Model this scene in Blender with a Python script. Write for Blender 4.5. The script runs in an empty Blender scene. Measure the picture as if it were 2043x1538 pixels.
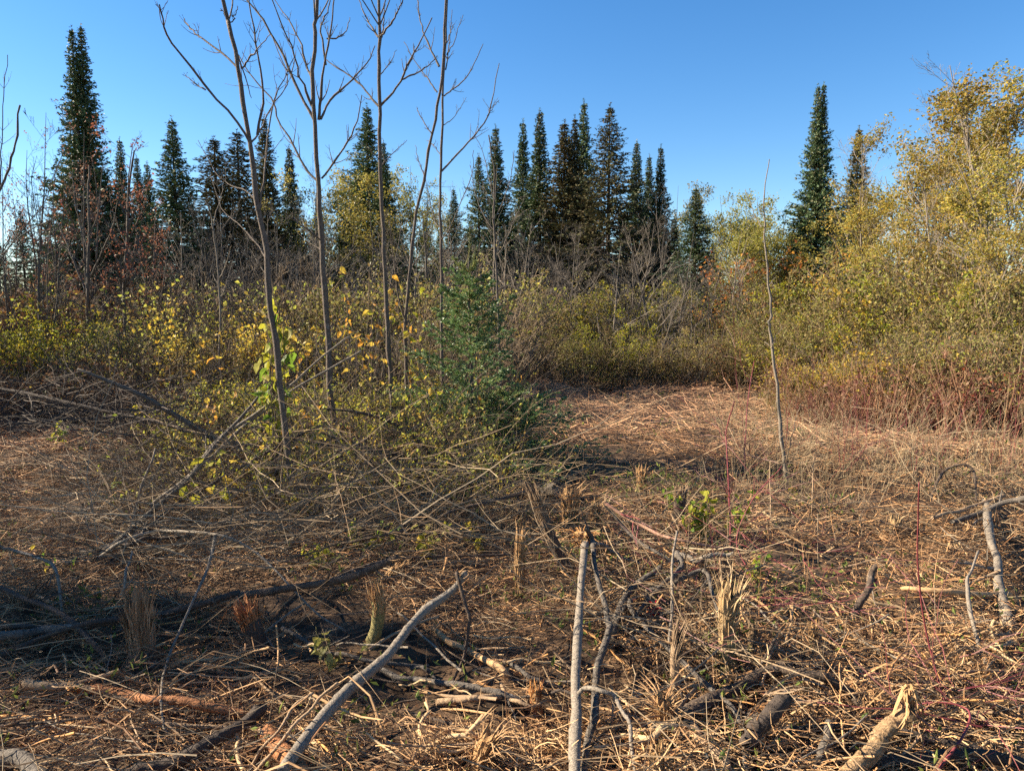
import bpy, math
import numpy as np
from math import radians, sin, cos, tan, pi

# ------------------------------------------------------------------ camera, sky, sun, exposure
scene = bpy.context.scene
COL = scene.collection
CAM_H, PITCH, FPX = 1.62, radians(6.2), 1450.0
cam_d = bpy.data.cameras.new('camera')
cam = bpy.data.objects.new('camera', cam_d)
COL.objects.link(cam)
cam.location = (0, 0, CAM_H)
cam.rotation_euler = (pi / 2 - PITCH, 0, 0)
cam_d.sensor_width = 36
cam_d.lens = 36 * FPX / 2043
cam_d.clip_start = 0.05
cam_d.clip_end = 2000
scene.camera = cam

SUN_AZ, SUN_EL = radians(-80), radians(31)      # azimuth from +Y towards +X
world = bpy.data.worlds.new('World')
scene.world = world
world.use_nodes = True
wn = world.node_tree
wn.nodes.clear()
w_out = wn.nodes.new('ShaderNodeOutputWorld')
w_bg = wn.nodes.new('ShaderNodeBackground')
w_sky = wn.nodes.new('ShaderNodeTexSky')
w_sky.sky_type = 'NISHITA'
w_sky.sun_disc = False
w_sky.sun_elevation = SUN_EL
w_sky.sun_rotation = SUN_AZ
w_sky.altitude = 300
w_sky.air_density = 1.0
w_sky.dust_density = 0.15
w_sky.ozone_density = 2.6
w_bg.inputs['Strength'].default_value = 0.052
w_hs = wn.nodes.new('ShaderNodeHueSaturation')
w_hs.inputs['Saturation'].default_value = 1.3
w_hs.inputs['Hue'].default_value = 0.503
wn.links.new(w_sky.outputs[0], w_hs.inputs['Color'])
wn.links.new(w_hs.outputs[0], w_bg.inputs['Color'])
wn.links.new(w_bg.outputs[0], w_out.inputs['Surface'])

sun_d = bpy.data.lights.new('sun', 'SUN')
sun_d.energy = 4.5
sun_d.angle = radians(0.5)
sun_d.color = (1.0, 0.88, 0.68)
sun = bpy.data.objects.new('sun', sun_d)
COL.objects.link(sun)
sun.rotation_euler = (pi / 2 - SUN_EL, 0, -SUN_AZ + pi)   # lamp shines along its -Z
sun.location = (-40, 10, 30)

scene.view_settings.view_transform = 'Standard'
scene.view_settings.look = 'None'
scene.view_settings.exposure = 2.0
scene.view_settings.gamma = 1
scene.view_settings.use_curve_mapping = False
scene.cycles.max_bounces = 5
scene.cycles.diffuse_bounces = 3
scene.cycles.glossy_bounces = 1
scene.cycles.transmission_bounces = 3
scene.cycles.use_adaptive_sampling = True
scene.cycles.adaptive_threshold = 0.02
scene.cycles.use_denoising = False

rng = np.random.default_rng(11)

# ------------------------------------------------------------------ terrain height and pixel helpers
_w = np.random.default_rng(5)
_WAVES = [(_w.uniform(0, 2 * pi), l, a, _w.uniform(0, 6.28)) for l, a in
          [(14, .06), (9, .05), (6, .04), (3.7, .03), (2.3, .025), (1.5, .028), (1.0, .024), (.7, .020), (.5, .016), (.37, .012)]]


def hgt(x, y):
    x = np.asarray(x, float); y = np.asarray(y, float)
    z = np.zeros(np.broadcast(x, y).shape)
    for a, l, amp, ph in _WAVES:
        k = 2 * pi / l
        z = z + amp * np.sin(k * (x * cos(a) + y * sin(a)) + ph + 1.3 * np.sin(k * .43 * (x * sin(a) - y * cos(a))))
    far = np.clip((y - 16) / 30, 0, 1)
    return z * .8 + far * .3


def ray(px, py):
    a = (px - 1021.5) / FPX; b = -(py - 769.0) / FPX
    return np.array([a, cos(PITCH) + b * sin(PITCH), -sin(PITCH) + b * cos(PITCH)])


def PD(px, py, d):                       # the point seen at a pixel, d metres ahead
    r = ray(px, py)
    return np.array([0, 0, CAM_H]) + r * (d / r[1])


def GL(px, py, lift=0.0):                # the point seen at a pixel, lift metres over the ground
    r = ray(px, py)
    z = lift
    for _ in range(6):
        t = (z - CAM_H) / r[2]
        p = np.array([0, 0, CAM_H]) + r * t
        z = float(hgt(p[0], p[1])) + lift
    return p


# ------------------------------------------------------------------ materials
def rgb(c):
    return (c[0], c[1], c[2], 1)


def mat(name, cols, rough=.85, transl=0.0, bump=0.0, scale=20, mode='island', detail=5, stretch=None, objvar=0.0, spec=.2, noise_mix=.35, dark=.6):
    m = bpy.data.materials.new(name)
    m.use_nodes = True
    n = m.node_tree; n.nodes.clear(); L = n.links.new
    out = n.nodes.new('ShaderNodeOutputMaterial')
    b = n.nodes.new('ShaderNodeBsdfPrincipled')
    b.inputs['Roughness'].default_value = rough
    b.inputs['Specular IOR Level'].default_value = spec
    ramp = n.nodes.new('ShaderNodeValToRGB')
    el = ramp.color_ramp.elements
    while len(el) < len(cols): el.new(.5)
    for i, c in enumerate(cols):
        el[i].position = i / max(1, len(cols) - 1) if mode != 'noise' else .25 + .5 * i / max(1, len(cols) - 1)
        el[i].color = rgb(c)
    tc = n.nodes.new('ShaderNodeTexCoord')
    mp = n.nodes.new('ShaderNodeMapping')
    if stretch: mp.inputs['Scale'].default_value = stretch
    L(tc.outputs['Object'], mp.inputs['Vector'])
    nz = n.nodes.new('ShaderNodeTexNoise')
    nz.inputs['Scale'].default_value = scale; nz.inputs['Detail'].default_value = detail
    nz.inputs['Roughness'].default_value = .65
    L(mp.outputs[0], nz.inputs['Vector'])
    if mode == 'island':
        g = n.nodes.new('ShaderNodeNewGeometry')
        L(g.outputs['Random Per Island'], ramp.inputs['Fac'])
    else:
        L(nz.outputs['Fac'], ramp.inputs['Fac'])
    col = ramp.outputs['Color']
    nf = n.nodes.new('ShaderNodeTexNoise'); nf.inputs['Scale'].default_value = scale * 5.3; nf.inputs['Detail'].default_value = 4
    L(tc.outputs['Object'], nf.inputs['Vector'])
    if bump:
        mf = n.nodes.new('ShaderNodeMapRange'); mf.inputs['From Min'].default_value = .32; mf.inputs['From Max'].default_value = .68
        mf.inputs['To Min'].default_value = .55; mf.inputs['To Max'].default_value = 1.4
        L(nf.outputs['Fac'], mf.inputs['Value'])
        xf = n.nodes.new('ShaderNodeMix'); xf.data_type = 'RGBA'; xf.blend_type = 'MULTIPLY'; xf.inputs['Factor'].default_value = 1
        L(col, xf.inputs['A']); L(mf.outputs[0], xf.inputs['B']); col = xf.outputs['Result']
    # fine mottling
    mr = n.nodes.new('ShaderNodeMapRange')
    mr.inputs['From Min'].default_value = .3; mr.inputs['From Max'].default_value = .7
    mr.inputs['To Min'].default_value = dark; mr.inputs['To Max'].default_value = 2 - dark
    L(nz.outputs['Fac'], mr.inputs['Value'])
    mx = n.nodes.new('ShaderNodeMix'); mx.data_type = 'RGBA'; mx.blend_type = 'MULTIPLY'
    mx.inputs['Factor'].default_value = noise_mix * 2 if noise_mix < .5 else 1
    L(col, mx.inputs['A']); L(mr.outputs[0], mx.inputs['B'])
    col = mx.outputs['Result']
    if objvar:
        oi = n.nodes.new('ShaderNodeObjectInfo')
        hs = n.nodes.new('ShaderNodeHueSaturation')
        m1 = n.nodes.new('ShaderNodeMapRange'); m1.inputs['To Min'].default_value = 1 - objvar; m1.inputs['To Max'].default_value = 1 + objvar
        L(oi.outputs['Random'], m1.inputs['Value']); L(m1.outputs[0], hs.inputs['Value'])
        mm = n.nodes.new('ShaderNodeMath'); mm.operation = 'MULTIPLY'; mm.inputs[1].default_value = 7.13
        fr = n.nodes.new('ShaderNodeMath'); fr.operation = 'FRACT'
        m2 = n.nodes.new('ShaderNodeMapRange'); m2.inputs['To Min'].default_value = .5 - objvar * .07; m2.inputs['To Max'].default_value = .5 + objvar * .07
        L(oi.outputs['Random'], mm.inputs[0]); L(mm.outputs[0], fr.inputs[0]); L(fr.outputs[0], m2.inputs['Value']); L(m2.outputs[0], hs.inputs['Hue'])
        L(col, hs.inputs['Color']); col = hs.outputs['Color']
    L(col, b.inputs['Base Color'])
    if bump:
        bp = n.nodes.new('ShaderNodeBump'); bp.inputs['Strength'].default_value = bump; bp.inputs['Distance'].default_value = .01
        ad = n.nodes.new('ShaderNodeMath'); ad.operation = 'MULTIPLY_ADD'; ad.inputs[1].default_value = .5
        L(nf.outputs['Fac'], ad.inputs[0]); L(nz.outputs['Fac'], ad.inputs[2]); L(ad.outputs[0], bp.inputs['Height']); L(bp.outputs[0], b.inputs['Normal'])
    if transl:
        t = n.nodes.new('ShaderNodeBsdfTranslucent'); L(col, t.inputs['Color'])
        ms = n.nodes.new('ShaderNodeMixShader'); ms.inputs[0].default_value = transl
        L(b.outputs[0], ms.inputs[1]); L(t.outputs[0], ms.inputs[2]); L(ms.outputs[0], out.inputs['Surface'])
    else:
        L(b.outputs[0], out.inputs['Surface'])
    return m


M = {}
M['soil'] = mat('soil', [(.012, .009, .006), (.045, .027, .016), (.11, .065, .036), (.03, .019, .012)], mode='noise', scale=7, bump=1.0, detail=9)
M['straw'] = mat('straw', [(.08, .042, .022), (.27, .13, .058), (.42, .235, .115), (.13, .065, .034), (.50, .30, .155), (.32, .16, .072), (.20, .13, .085), (.44, .23, .10), (.06, .032, .018), (.10, .06, .036)], scale=1.3, rough=.8)
M['farstraw'] = mat('farstraw', [(.16, .08, .04), (.46, .26, .145), (.54, .34, .20), (.30, .15, .08), (.50, .29, .16), (.38, .205, .115)], scale=1.3, rough=.8)
M['shred'] = mat('shredded_wood', [(.22, .10, .04), (.50, .29, .135), (.36, .18, .07), (.54, .35, .18), (.13, .062, .03), (.44, .235, .10), (.09, .05, .03)], scale=40, rough=.7, dark=.6)
M['twig'] = mat('twig_bark', [(.03, .02, .013), (.12, .078, .045), (.23, .16, .095), (.07, .045, .026), (.32, .24, .155), (.16, .095, .05)], scale=60)
M['deadleaf'] = mat('dead_leaf', [(.10, .045, .02), (.22, .11, .05), (.07, .035, .02), (.32, .17, .06), (.16, .07, .035)], scale=30, transl=.2)
M['greenbit'] = mat('green_forb', [(.05, .08, .02), (.12, .15, .04), (.20, .22, .05), (.08, .10, .03)], transl=.35)
M['bark_grey'] = mat('bark_grey', [(.055, .045, .037), (.12, .10, .082), (.08, .065, .053), (.20, .18, .155)], mode='noise', scale=26, bump=.8, detail=8, noise_mix=.3)
M['bark_pale'] = mat('bark_pale', [(.11, .088, .066), (.22, .18, .14), (.155, .125, .095), (.32, .28, .235)], mode='noise', scale=30, bump=.6, detail=8, noise_mix=.3)
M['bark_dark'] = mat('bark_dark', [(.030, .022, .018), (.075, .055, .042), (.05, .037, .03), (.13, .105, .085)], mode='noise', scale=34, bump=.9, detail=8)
M['bark_ash'] = mat('bark_ash', [(.035, .024, .018), (.10, .07, .052), (.06, .042, .03), (.21, .17, .135)], mode='noise', scale=20, stretch=(1, 1, .45), bump=.9, detail=8)
M['bark_sapling'] = mat('bark_sapling', [(.05, .038, .03), (.14, .11, .088), (.08, .06, .048), (.27, .235, .195)], mode='noise', scale=22, stretch=(1, 1, .4), bump=1.0, detail=8)
M['bark_red'] = mat('bark_red', [(.12, .05, .025), (.30, .13, .055), (.20, .08, .04)], mode='noise', scale=30, bump=.9)
M['bark_olive'] = mat('bark_olive', [(.09, .075, .03), (.20, .165, .065), (.14, .11, .05)], mode='noise', scale=35, bump=.6)
M['raw'] = mat('raw_wood', [(.34, .19, .085), (.47, .30, .155), (.41, .235, .11), (.26, .14, .06)], scale=90, rough=.65, dark=.65, bump=.3)
M['raw_pale'] = mat('raw_wood_pale', [(.38, .25, .13), (.45, .31, .17), (.31, .19, .09)], scale=90, rough=.65, dark=.7, bump=.3)
M['bark_pink'] = mat('bark_pink', [(.16, .08, .055), (.26, .15, .10), (.20, .05, .045)], mode='noise', scale=22, bump=.5)
M['bark_tan'] = mat('bark_tan', [(.12, .075, .04), (.30, .19, .10), (.20, .125, .065), (.38, .27, .16)], mode='noise', scale=24, bump=1.2, detail=8)
M['core'] = mat('torn_wood', [(.22, .11, .045), (.46, .28, .13), (.36, .20, .085), (.50, .33, .17)], mode='noise', scale=60, stretch=(1, 1, .07), bump=1.5, detail=6)
M['core_pale'] = mat('torn_wood_pale', [(.26, .15, .065), (.48, .33, .17), (.38, .24, .11), (.52, .38, .22)], mode='noise', scale=60, stretch=(1, 1, .07), bump=1.5, detail=6)
M['core_old'] = mat('torn_wood_weathered', [(.10, .065, .04), (.28, .185, .11), (.20, .13, .08), (.34, .24, .155)], mode='noise', scale=60, stretch=(1, 1, .07), bump=1.5, detail=6)
M['raw_old'] = mat('raw_wood_weathered', [(.20, .13, .08), (.34, .23, .14), (.26, .17, .10), (.12, .08, .05)], scale=90, rough=.8, dark=.6, bump=.4)
M['raw_orange'] = mat('raw_wood_orange', [(.42, .17, .05), (.55, .28, .10), (.32, .12, .04)], scale=70, rough=.7, dark=.6, bump=.4)
M['redcane'] = mat('red_cane', [(.10, .022, .022), (.17, .035, .04), (.13, .055, .045)], scale=20, rough=.5)
M['orangecane'] = mat('orange_cane', [(.24, .12, .06), (.34, .20, .11), (.17, .09, .055), (.28, .18, .12)], scale=20)
M['leaf_yg'] = mat('leaf_yellow_green', [(.13, .16, .018), (.32, .30, .03), (.22, .24, .025), (.45, .32, .03), (.10, .13, .02)], scale=9, transl=.5, objvar=.12, rough=.55)
M['leaf_olive'] = mat('leaf_olive', [(.15, .16, .04), (.24, .23, .06), (.29, .24, .075), (.10, .10, .03), (.30, .20, .07), (.18, .14, .06)], scale=9, transl=.45, objvar=.2, rough=.5)
M['leaf_lime'] = mat('leaf_lime', [(.20, .24, .04), (.34, .34, .06), (.42, .36, .07), (.12, .14, .035), (.40, .27, .05), (.28, .17, .07)], scale=9, transl=.5, rough=.5)
M['dry_grass'] = mat('dry_grass', [(.18, .12, .07), (.34, .25, .15), (.26, .18, .10), (.42, .33, .21), (.14, .12, .06)], scale=2, transl=.2)
M['leaf_gold'] = mat('leaf_gold', [(.42, .26, .03), (.50, .34, .05), (.30, .27, .05), (.38, .21, .03), (.22, .23, .05)], scale=9, transl=.5, objvar=.12, rough=.5)
M['leaf_aspen'] = mat('leaf_aspen', [(.26, .25, .05), (.36, .28, .06), (.44, .29, .055), (.18, .20, .05), (.40, .23, .04), (.30, .27, .08)], scale=2, transl=.45, objvar=.16, rough=.45)
M['leaf_willow'] = mat('leaf_willow', [(.22, .22, .045), (.30, .27, .05), (.36, .27, .06), (.15, .16, .04), (.26, .21, .06)], scale=2, transl=.45, objvar=.16, rough=.45)
M['leaf_orange'] = mat('leaf_orange', [(.42, .15, .03), (.50, .26, .04), (.30, .09, .03), (.44, .20, .05)], scale=9, transl=.45, objvar=.1, rough=.5)
M['leaf_red'] = mat('leaf_red', [(.26, .05, .03), (.36, .075, .04), (.16, .04, .03), (.34, .13, .06)], scale=9, transl=.4, objvar=.15, rough=.5)
M['leaf_redrust'] = mat('leaf_redrust', [(.20, .055, .035), (.27, .09, .05), (.14, .045, .035), (.24, .12, .07)], scale=9, transl=.4, objvar=.15, rough=.5)
M['leaf_russet'] = mat('leaf_russet', [(.18, .075, .045), (.25, .115, .065), (.13, .06, .04), (.28, .16, .09)], scale=9, transl=.4, objvar=.15, rough=.5)
M['leaf_green'] = mat('leaf_green', [(.10, .17, .02), (.18, .26, .03), (.26, .30, .04)], scale=9, transl=.5, objvar=.1, rough=.5)
M['needle'] = mat('spruce_needles', [(.035, .07, .026), (.065, .105, .04), (.045, .085, .034), (.115, .12, .048), (.095, .085, .036)], scale=1.2, transl=.1, objvar=.25, rough=.55, spec=.35)
M['needle_brown'] = mat('spruce_needles_brown', [(.07, .058, .026), (.10, .085, .035), (.05, .065, .027), (.13, .085, .04)], scale=1.2, transl=.1, objvar=.25)
M['cones'] = mat('spruce_cones', [(.11, .05, .022), (.16, .08, .035), (.07, .04, .02)], scale=3)
M['fir'] = mat('fir_needles', [(.07, .13, .045), (.12, .20, .065), (.17, .25, .09), (.085, .155, .055)], scale=6, transl=.25, rough=.4, spec=.4)
M['fir_tip'] = mat('fir_shoot', [(.22, .26, .09), (.30, .30, .12), (.16, .22, .08)], scale=6, transl=.25, rough=.5)


# ------------------------------------------------------------------ mesh builder
class MB:
    def __init__(s):
        s.v = []; s.q = []; s.t = []; s.n = 0

    def add(s, V, Q=None, T=None):
        V = np.asarray(V, np.float32).reshape(-1, 3)
        if Q is not None and len(Q): s.q.append(np.asarray(Q, np.int64).reshape(-1, 4) + s.n)
        if T is not None and len(T): s.t.append(np.asarray(T, np.int64).reshape(-1, 3) + s.n)
        s.v.append(V); s.n += len(V)
        return s

    def tubes(s, P, R, k=3, cap=False, flat=1.0):
        """P (B,M,3) polylines, R (B,M) radii: one closed strip of k sides each."""
        P = np.asarray(P, float); R = np.asarray(R, float)
        if P.ndim == 2: P = P[None]; R = R[None]
        B, Mn, _ = P.shape
        if B == 0: return s
        T = np.empty_like(P)
        T[:, 1:-1] = P[:, 2:] - P[:, :-2]; T[:, 0] = P[:, 1] - P[:, 0]; T[:, -1] = P[:, -1] - P[:, -2]
        T /= np.linalg.norm(T, axis=2, keepdims=True) + 1e-9
        md = P[:, -1] - P[:, 0]
        ref = np.where((np.abs(md[:, 2]) > .8 * np.linalg.norm(md, axis=1))[:, None], np.array([[1., .13, 0]]), np.array([[0, 0, 1.]]))
        U = ref[:, None] - (ref[:, None] * T).sum(2, keepdims=True) * T
        U /= np.linalg.norm(U, axis=2, keepdims=True) + 1e-9
        W = np.cross(T, U)
        a = np.arange(k) * 2 * pi / k
        V = P[:, :, None] + R[:, :, None, None] * (np.cos(a)[None, None, :, None] * U[:, :, None] * flat + np.sin(a)[None, None, :, None] * W[:, :, None])
        b = np.arange(B)[:, None, None] * (Mn * k); i = np.arange(Mn - 1)[None, :, None] * k; j = np.arange(k)[None, None, :]
        j2 = (j + 1) % k
        Q = np.stack([b + i + j, b + i + j2, b + i + k + j2, b + i + k + j], -1).reshape(-1, 4)
        s.add(V, Q)
        if cap:
            n0 = s.n - B * Mn * k
            for bb in range(B):
                for base in (0, (Mn - 1) * k):
                    c = P[bb, 0 if base == 0 else -1]
                    s.v.append(c[None].astype(np.float32)); ci = s.n; s.n += 1
                    jj = np.arange(k); st = n0 + bb * Mn * k + base
                    s.t.append(np.stack([st + jj, st + (jj + 1) % k, np.full(k, ci)], 1))
        return s

    def leaves(s, C, D, L, W, r=None, fold=.25, full=False):
        """diamond leaves: C base (N,3), D direction, L length, W width"""
        r = r or rng
        N = len(C)
        if N == 0: return s
        D = D / (np.linalg.norm(D, axis=1, keepdims=True) + 1e-9)
        X = np.cross(D, r.normal(size=(N, 3))); X /= np.linalg.norm(X, axis=1, keepdims=True) + 1e-9
        Z = np.cross(X, D)
        L = np.broadcast_to(L, N)[:, None]; W = np.broadcast_to(W, N)[:, None]
        if full:
            a = C; t = C + D * L - Z * L * .25
            l1 = C + D * L * .3 + X * W * .5 + Z * W * fold; r1 = C + D * L * .3 - X * W * .5 + Z * W * fold
            l2 = C + D * L * .65 + X * W * .42 + Z * W * fold * .5; r2 = C + D * L * .65 - X * W * .42 + Z * W * fold * .5
            m1 = C + D * L * .3; m2 = C + D * L * .65
            V = np.stack([a, l1, r1, m1, l2, r2, m2, t], 1)
            o = np.arange(N)[:, None] * 8
            T = np.concatenate([o + np.array(x)[None] for x in ([0, 3, 1], [0, 2, 3], [6, 7, 4], [6, 5, 7])])
            Q = np.concatenate([o + np.array(x)[None] for x in ([1, 3, 6, 4], [3, 2, 5, 6])])
            return s.add(V, Q, T)
        V = np.stack([C, C + D * L * .45 + X * W * .5 + Z * W * fold, C + D * L, C + D * L * .45 - X * W * .5 + Z * W * fold], 1)
        o = np.arange(N)[:, None] * 4
        return s.add(V, None, np.concatenate([o + np.array([[0, 1, 2]]), o + np.array([[0, 2, 3]])]))

    def mesh(s, name, m):
        me = bpy.data.meshes.new(name)
        V = np.concatenate(s.v) if s.v else np.zeros((0, 3), np.float32)
        q = np.concatenate(s.q) if s.q else np.zeros((0, 4), np.int64)
        t = np.concatenate(s.t) if s.t else np.zeros((0, 3), np.int64)
        me.vertices.add(len(V)); me.vertices.foreach_set('co', V.ravel())
        me.loops.add(len(q) * 4 + len(t) * 3)
        me.loops.foreach_set('vertex_index', np.concatenate([q.ravel(), t.ravel()]).astype(np.int32))
        me.polygons.add(len(q) + len(t))
        st = np.concatenate([np.arange(len(q)) * 4, len(q) * 4 + np.arange(len(t)) * 3]).astype(np.int32)
        me.polygons.foreach_set('loop_start', st)
        me.polygons.foreach_set('use_smooth', np.ones(len(st), bool) if getattr(s, 'smooth', False) else np.zeros(len(st), bool))
        me.update(calc_edges=True)
        me.materials.append(m)
        return me

    def obj(s, name, m, parent=None, loc=None):
        o = bpy.data.objects.new(name, s.mesh(name, m))
        COL.objects.link(o)
        if parent is not None: o.parent = parent
        if loc is not None: o.location = loc
        return o


def smooth(mb):
    mb.smooth = True
    return mb


def tag(o, label=None, cat=None, group=None, kind=None):
    if label: o['label'] = label
    if cat: o['category'] = cat
    if group: o['group'] = group
    if kind: o['kind'] = kind
    return o


def empty(name, loc=(0, 0, 0), label=None, cat=None, group=None):
    o = bpy.data.objects.new(name, None); COL.objects.link(o)
    o.location = loc; o.empty_display_size = .1
    return tag(o, label, cat, group)


def put(me, name, parent):
    o = bpy.data.objects.new(name, me); COL.objects.link(o); o.parent = parent
    return o


def dup(root, loc, rz=0, sc=(1, 1, 1), label=None, group=None):
    r = root.copy(); COL.objects.link(r)
    r.location = loc; r.rotation_euler = (0, 0, rz); r.scale = sc
    if label: r['label'] = label
    if group: r['group'] = group
    for ch in list(root.children):
        c = ch.copy(); COL.objects.link(c); c.parent = r
        for g in list(ch.children):
            d = g.copy(); COL.objects.link(d); d.parent = c
    return r


def resample(pts, n, wob=0.0, r=None):
    """Catmull-Rom through pts, n points, optional wobble"""
    r = r or rng
    p = np.asarray(pts, float)
    if len(p) < 3:
        t = np.linspace(0, 1, n)[:, None]
        o = p[0] * (1 - t) + p[-1] * t
    else:
        q = np.vstack([2 * p[0] - p[1], p, 2 * p[-1] - p[-2]])
        s = np.linspace(0, len(p) - 1 - 1e-6, n); i = s.astype(int); f = (s - i)[:, None]
        a, b, c, d = q[i], q[i + 1], q[i + 2], q[i + 3]
        o = .5 * (2 * b + (c - a) * f + (2 * a - 5 * b + 4 * c - d) * f ** 2 + (3 * b - a - 3 * c + d) * f ** 3)
    if wob: o[1:-1] += r.normal(size=(n - 2, 3)) * wob
    return o


def grow(P, R, n, t0, t1, lr, ang, up, Mn, jit, rr, r, minr=.0015, tip=.35, taper=.6, pair=False):
    """children of polylines P (B,M,3)"""
    B, Mp, _ = P.shape
    idx = np.repeat(np.arange(B), n); N = len(idx)
    t = r.uniform(t0, t1, N)
    if pair: t[1::2] = t[::2][:len(t[1::2])]
    s = np.clip(t * (Mp - 1), 0, Mp - 1.001); i = s.astype(int); f = (s - i)[:, None]
    pos = P[idx, i] * (1 - f) + P[idx, i + 1] * f
    tg = P[idx, i + 1] - P[idx, i]; tg /= np.linalg.norm(tg, axis=1, keepdims=True) + 1e-9
    Lp = np.linalg.norm(np.diff(P, axis=1), axis=2).sum(1)[idx]
    L = lr * Lp * (1 - taper * t) * r.uniform(.55, 1.25, N)
    q = r.normal(size=(N, 3))
    q -= (q * tg).sum(1, keepdims=True) * tg; q /= np.linalg.norm(q, axis=1, keepdims=True) + 1e-9
    if pair: q[1::2] = -q[::2][:len(q[1::2])]
    a = (ang * r.uniform(.7, 1.3, N))[:, None]
    d = tg * np.cos(a) + q * np.sin(a)
    out = np.empty((N, Mn, 3)); out[:, 0] = pos
    st = (L / (Mn - 1))[:, None]
    for k in range(1, Mn):
        d = d + np.array([0, 0, up]) + r.normal(size=(N, 3)) * jit
        d /= np.linalg.norm(d, axis=1, keepdims=True) + 1e-9
        out[:, k] = out[:, k - 1] + d * st
    pr = R[idx, i] * (1 - f[:, 0]) + R[idx, i + 1] * f[:, 0]
    r0 = np.maximum(pr * rr, minr)
    Rr = r0[:, None] * np.linspace(1, tip, Mn)[None]
    return out, np.maximum(Rr, minr * .6)


def on_lines(P, n, r, t0=.2, t1=1.0):
    B, Mp, _ = P.shape
    idx = np.repeat(np.arange(B), n); t = r.uniform(t0, t1, len(idx))
    s = np.clip(t * (Mp - 1), 0, Mp - 1.001); i = s.astype(int); f = (s - i)[:, None]
    return P[idx, i] * (1 - f) + P[idx, i + 1] * f, P[idx, i + 1] - P[idx, i]


ORD = ['first', 'second', 'third', 'fourth', 'fifth', 'sixth', 'seventh', 'eighth', 'ninth', 'tenth', 'eleventh', 'twelfth',
       'thirteenth', 'fourteenth', 'fifteenth', 'sixteenth', 'seventeenth', 'eighteenth', 'nineteenth', 'twentieth']
ORD += ['twenty-' + o for o in ORD[:9]] + ['thirtieth'] + ['thirty-' + o for o in ORD[:9]] + ['fortieth'] + ['forty-' + o for o in ORD[:9]]

# ------------------------------------------------------------------ ground
def ground():
    n = 180
    u = np.linspace(-1, 1, n); x = np.sinh(u * 4.2) / np.sinh(4.2) * 160
    v = np.linspace(0, 1, n); y = -6 + (v * 24 + (np.exp(v * 5) - 1) / (np.exp(5) - 1) * 300)
    X, Y = np.meshgrid(x, y)
    Z = hgt(X, Y)
    near = np.hypot(X, Y) < 22
    Z = Z + np.where(near, rng.normal(size=Z.shape) * .008, 0)
    V = np.stack([X, Y, Z], -1).reshape(-1, 3)
    i, j = np.meshgrid(np.arange(n - 1), np.arange(n - 1), indexing='ij')
    a = i * n + j
    Q = np.stack([a, a + 1, a + n + 1, a + n], -1).reshape(-1, 4)
    mb = smooth(MB()); mb.add(V, Q)
    tag(mb.obj('ground', M['soil']), kind='structure')


ground()

# ------------------------------------------------------------------ litter: uncountable, one object per sort
def wedge(n, y0, y1, side=.80, power=1.0, r=rng):
    """random ground points in the view wedge, uniform in area"""
    t = r.uniform(0, 1, n)
    y = np.sqrt(y0 ** 2 + t * (y1 ** 2 - y0 ** 2))
    x = r.uniform(-1, 1, n) * (side * y + .3)
    return x, y


def in_clearing(x, y):
    """the open mown patch, right of the small fir, and the foreground"""
    edge = np.where(x > 3.2, 14.8 - (x - 3.2) * .95, 14.8)
    left = np.where(x < -.5, 9.5 + x * .0, 99)
    return (y < edge) & (y < left)


def sticks(mb, n, y0, y1, L, R, r, k=3, Mn=4, lift=.03, tilt=.2, bend=.17, flat=1.0, along=None, clump=0, side=.8):
    x, y = wedge(n, y0, y1, side, r=r)
    if clump:
        c = r.integers(0, clump, n); cx, cy = wedge(clump, y0, y1, r=r)
        w = r.random(n) < .6
        x = np.where(w, cx[c] + r.normal(size=n) * .22, x); y = np.where(w, cy[c] + r.normal(size=n) * .22, y)
    w_ = np.sin(x * 2.3 + 1.1 * np.sin(y * 1.9)) + np.sin(y * 3.1 + 1.7 * np.sin(x * 1.3 + 2)) + .8 * np.sin(x * 6.1 + y * 4.7) + r.normal(size=n) * .7
    kp = w_ > -.75
    x = x[kp]; y = y[kp]; n = len(x)
    th = r.uniform(0, 2 * pi, n)
    if along is not None: th = np.where(r.random(n) < .55, along + r.normal(size=n) * .45, th)
    ti = r.normal(size=n) * tilt
    D = np.stack([np.cos(th) * np.cos(ti), np.sin(th) * np.cos(ti), np.sin(ti)], 1)
    l = L[0] + (L[1] - L[0]) * r.random(n) ** 2.2
    c = np.stack([x, y, hgt(x, y) + np.abs(r.normal(size=n)) * lift + np.abs(np.sin(ti)) * l * .5 * .8], 1)
    t = np.linspace(-.5, .5, Mn)
    off = r.normal(size=(n, 1, 3)) * bend * l[:, None, None] * (np.cos(t * pi)[None, :, None])
    P = c[:, None] + D[:, None] * (t[None, :, None] * l[:, None, None]) + off
    rad = r.uniform(R[0], R[1], n) * (0.5 + .5 * l / L[1])
    Rr = rad[:, None] * np.linspace(1, .55, Mn)[None] * np.ones((n, 1))
    mb.tubes(P, Rr, k, flat=flat)
    return mb


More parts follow.
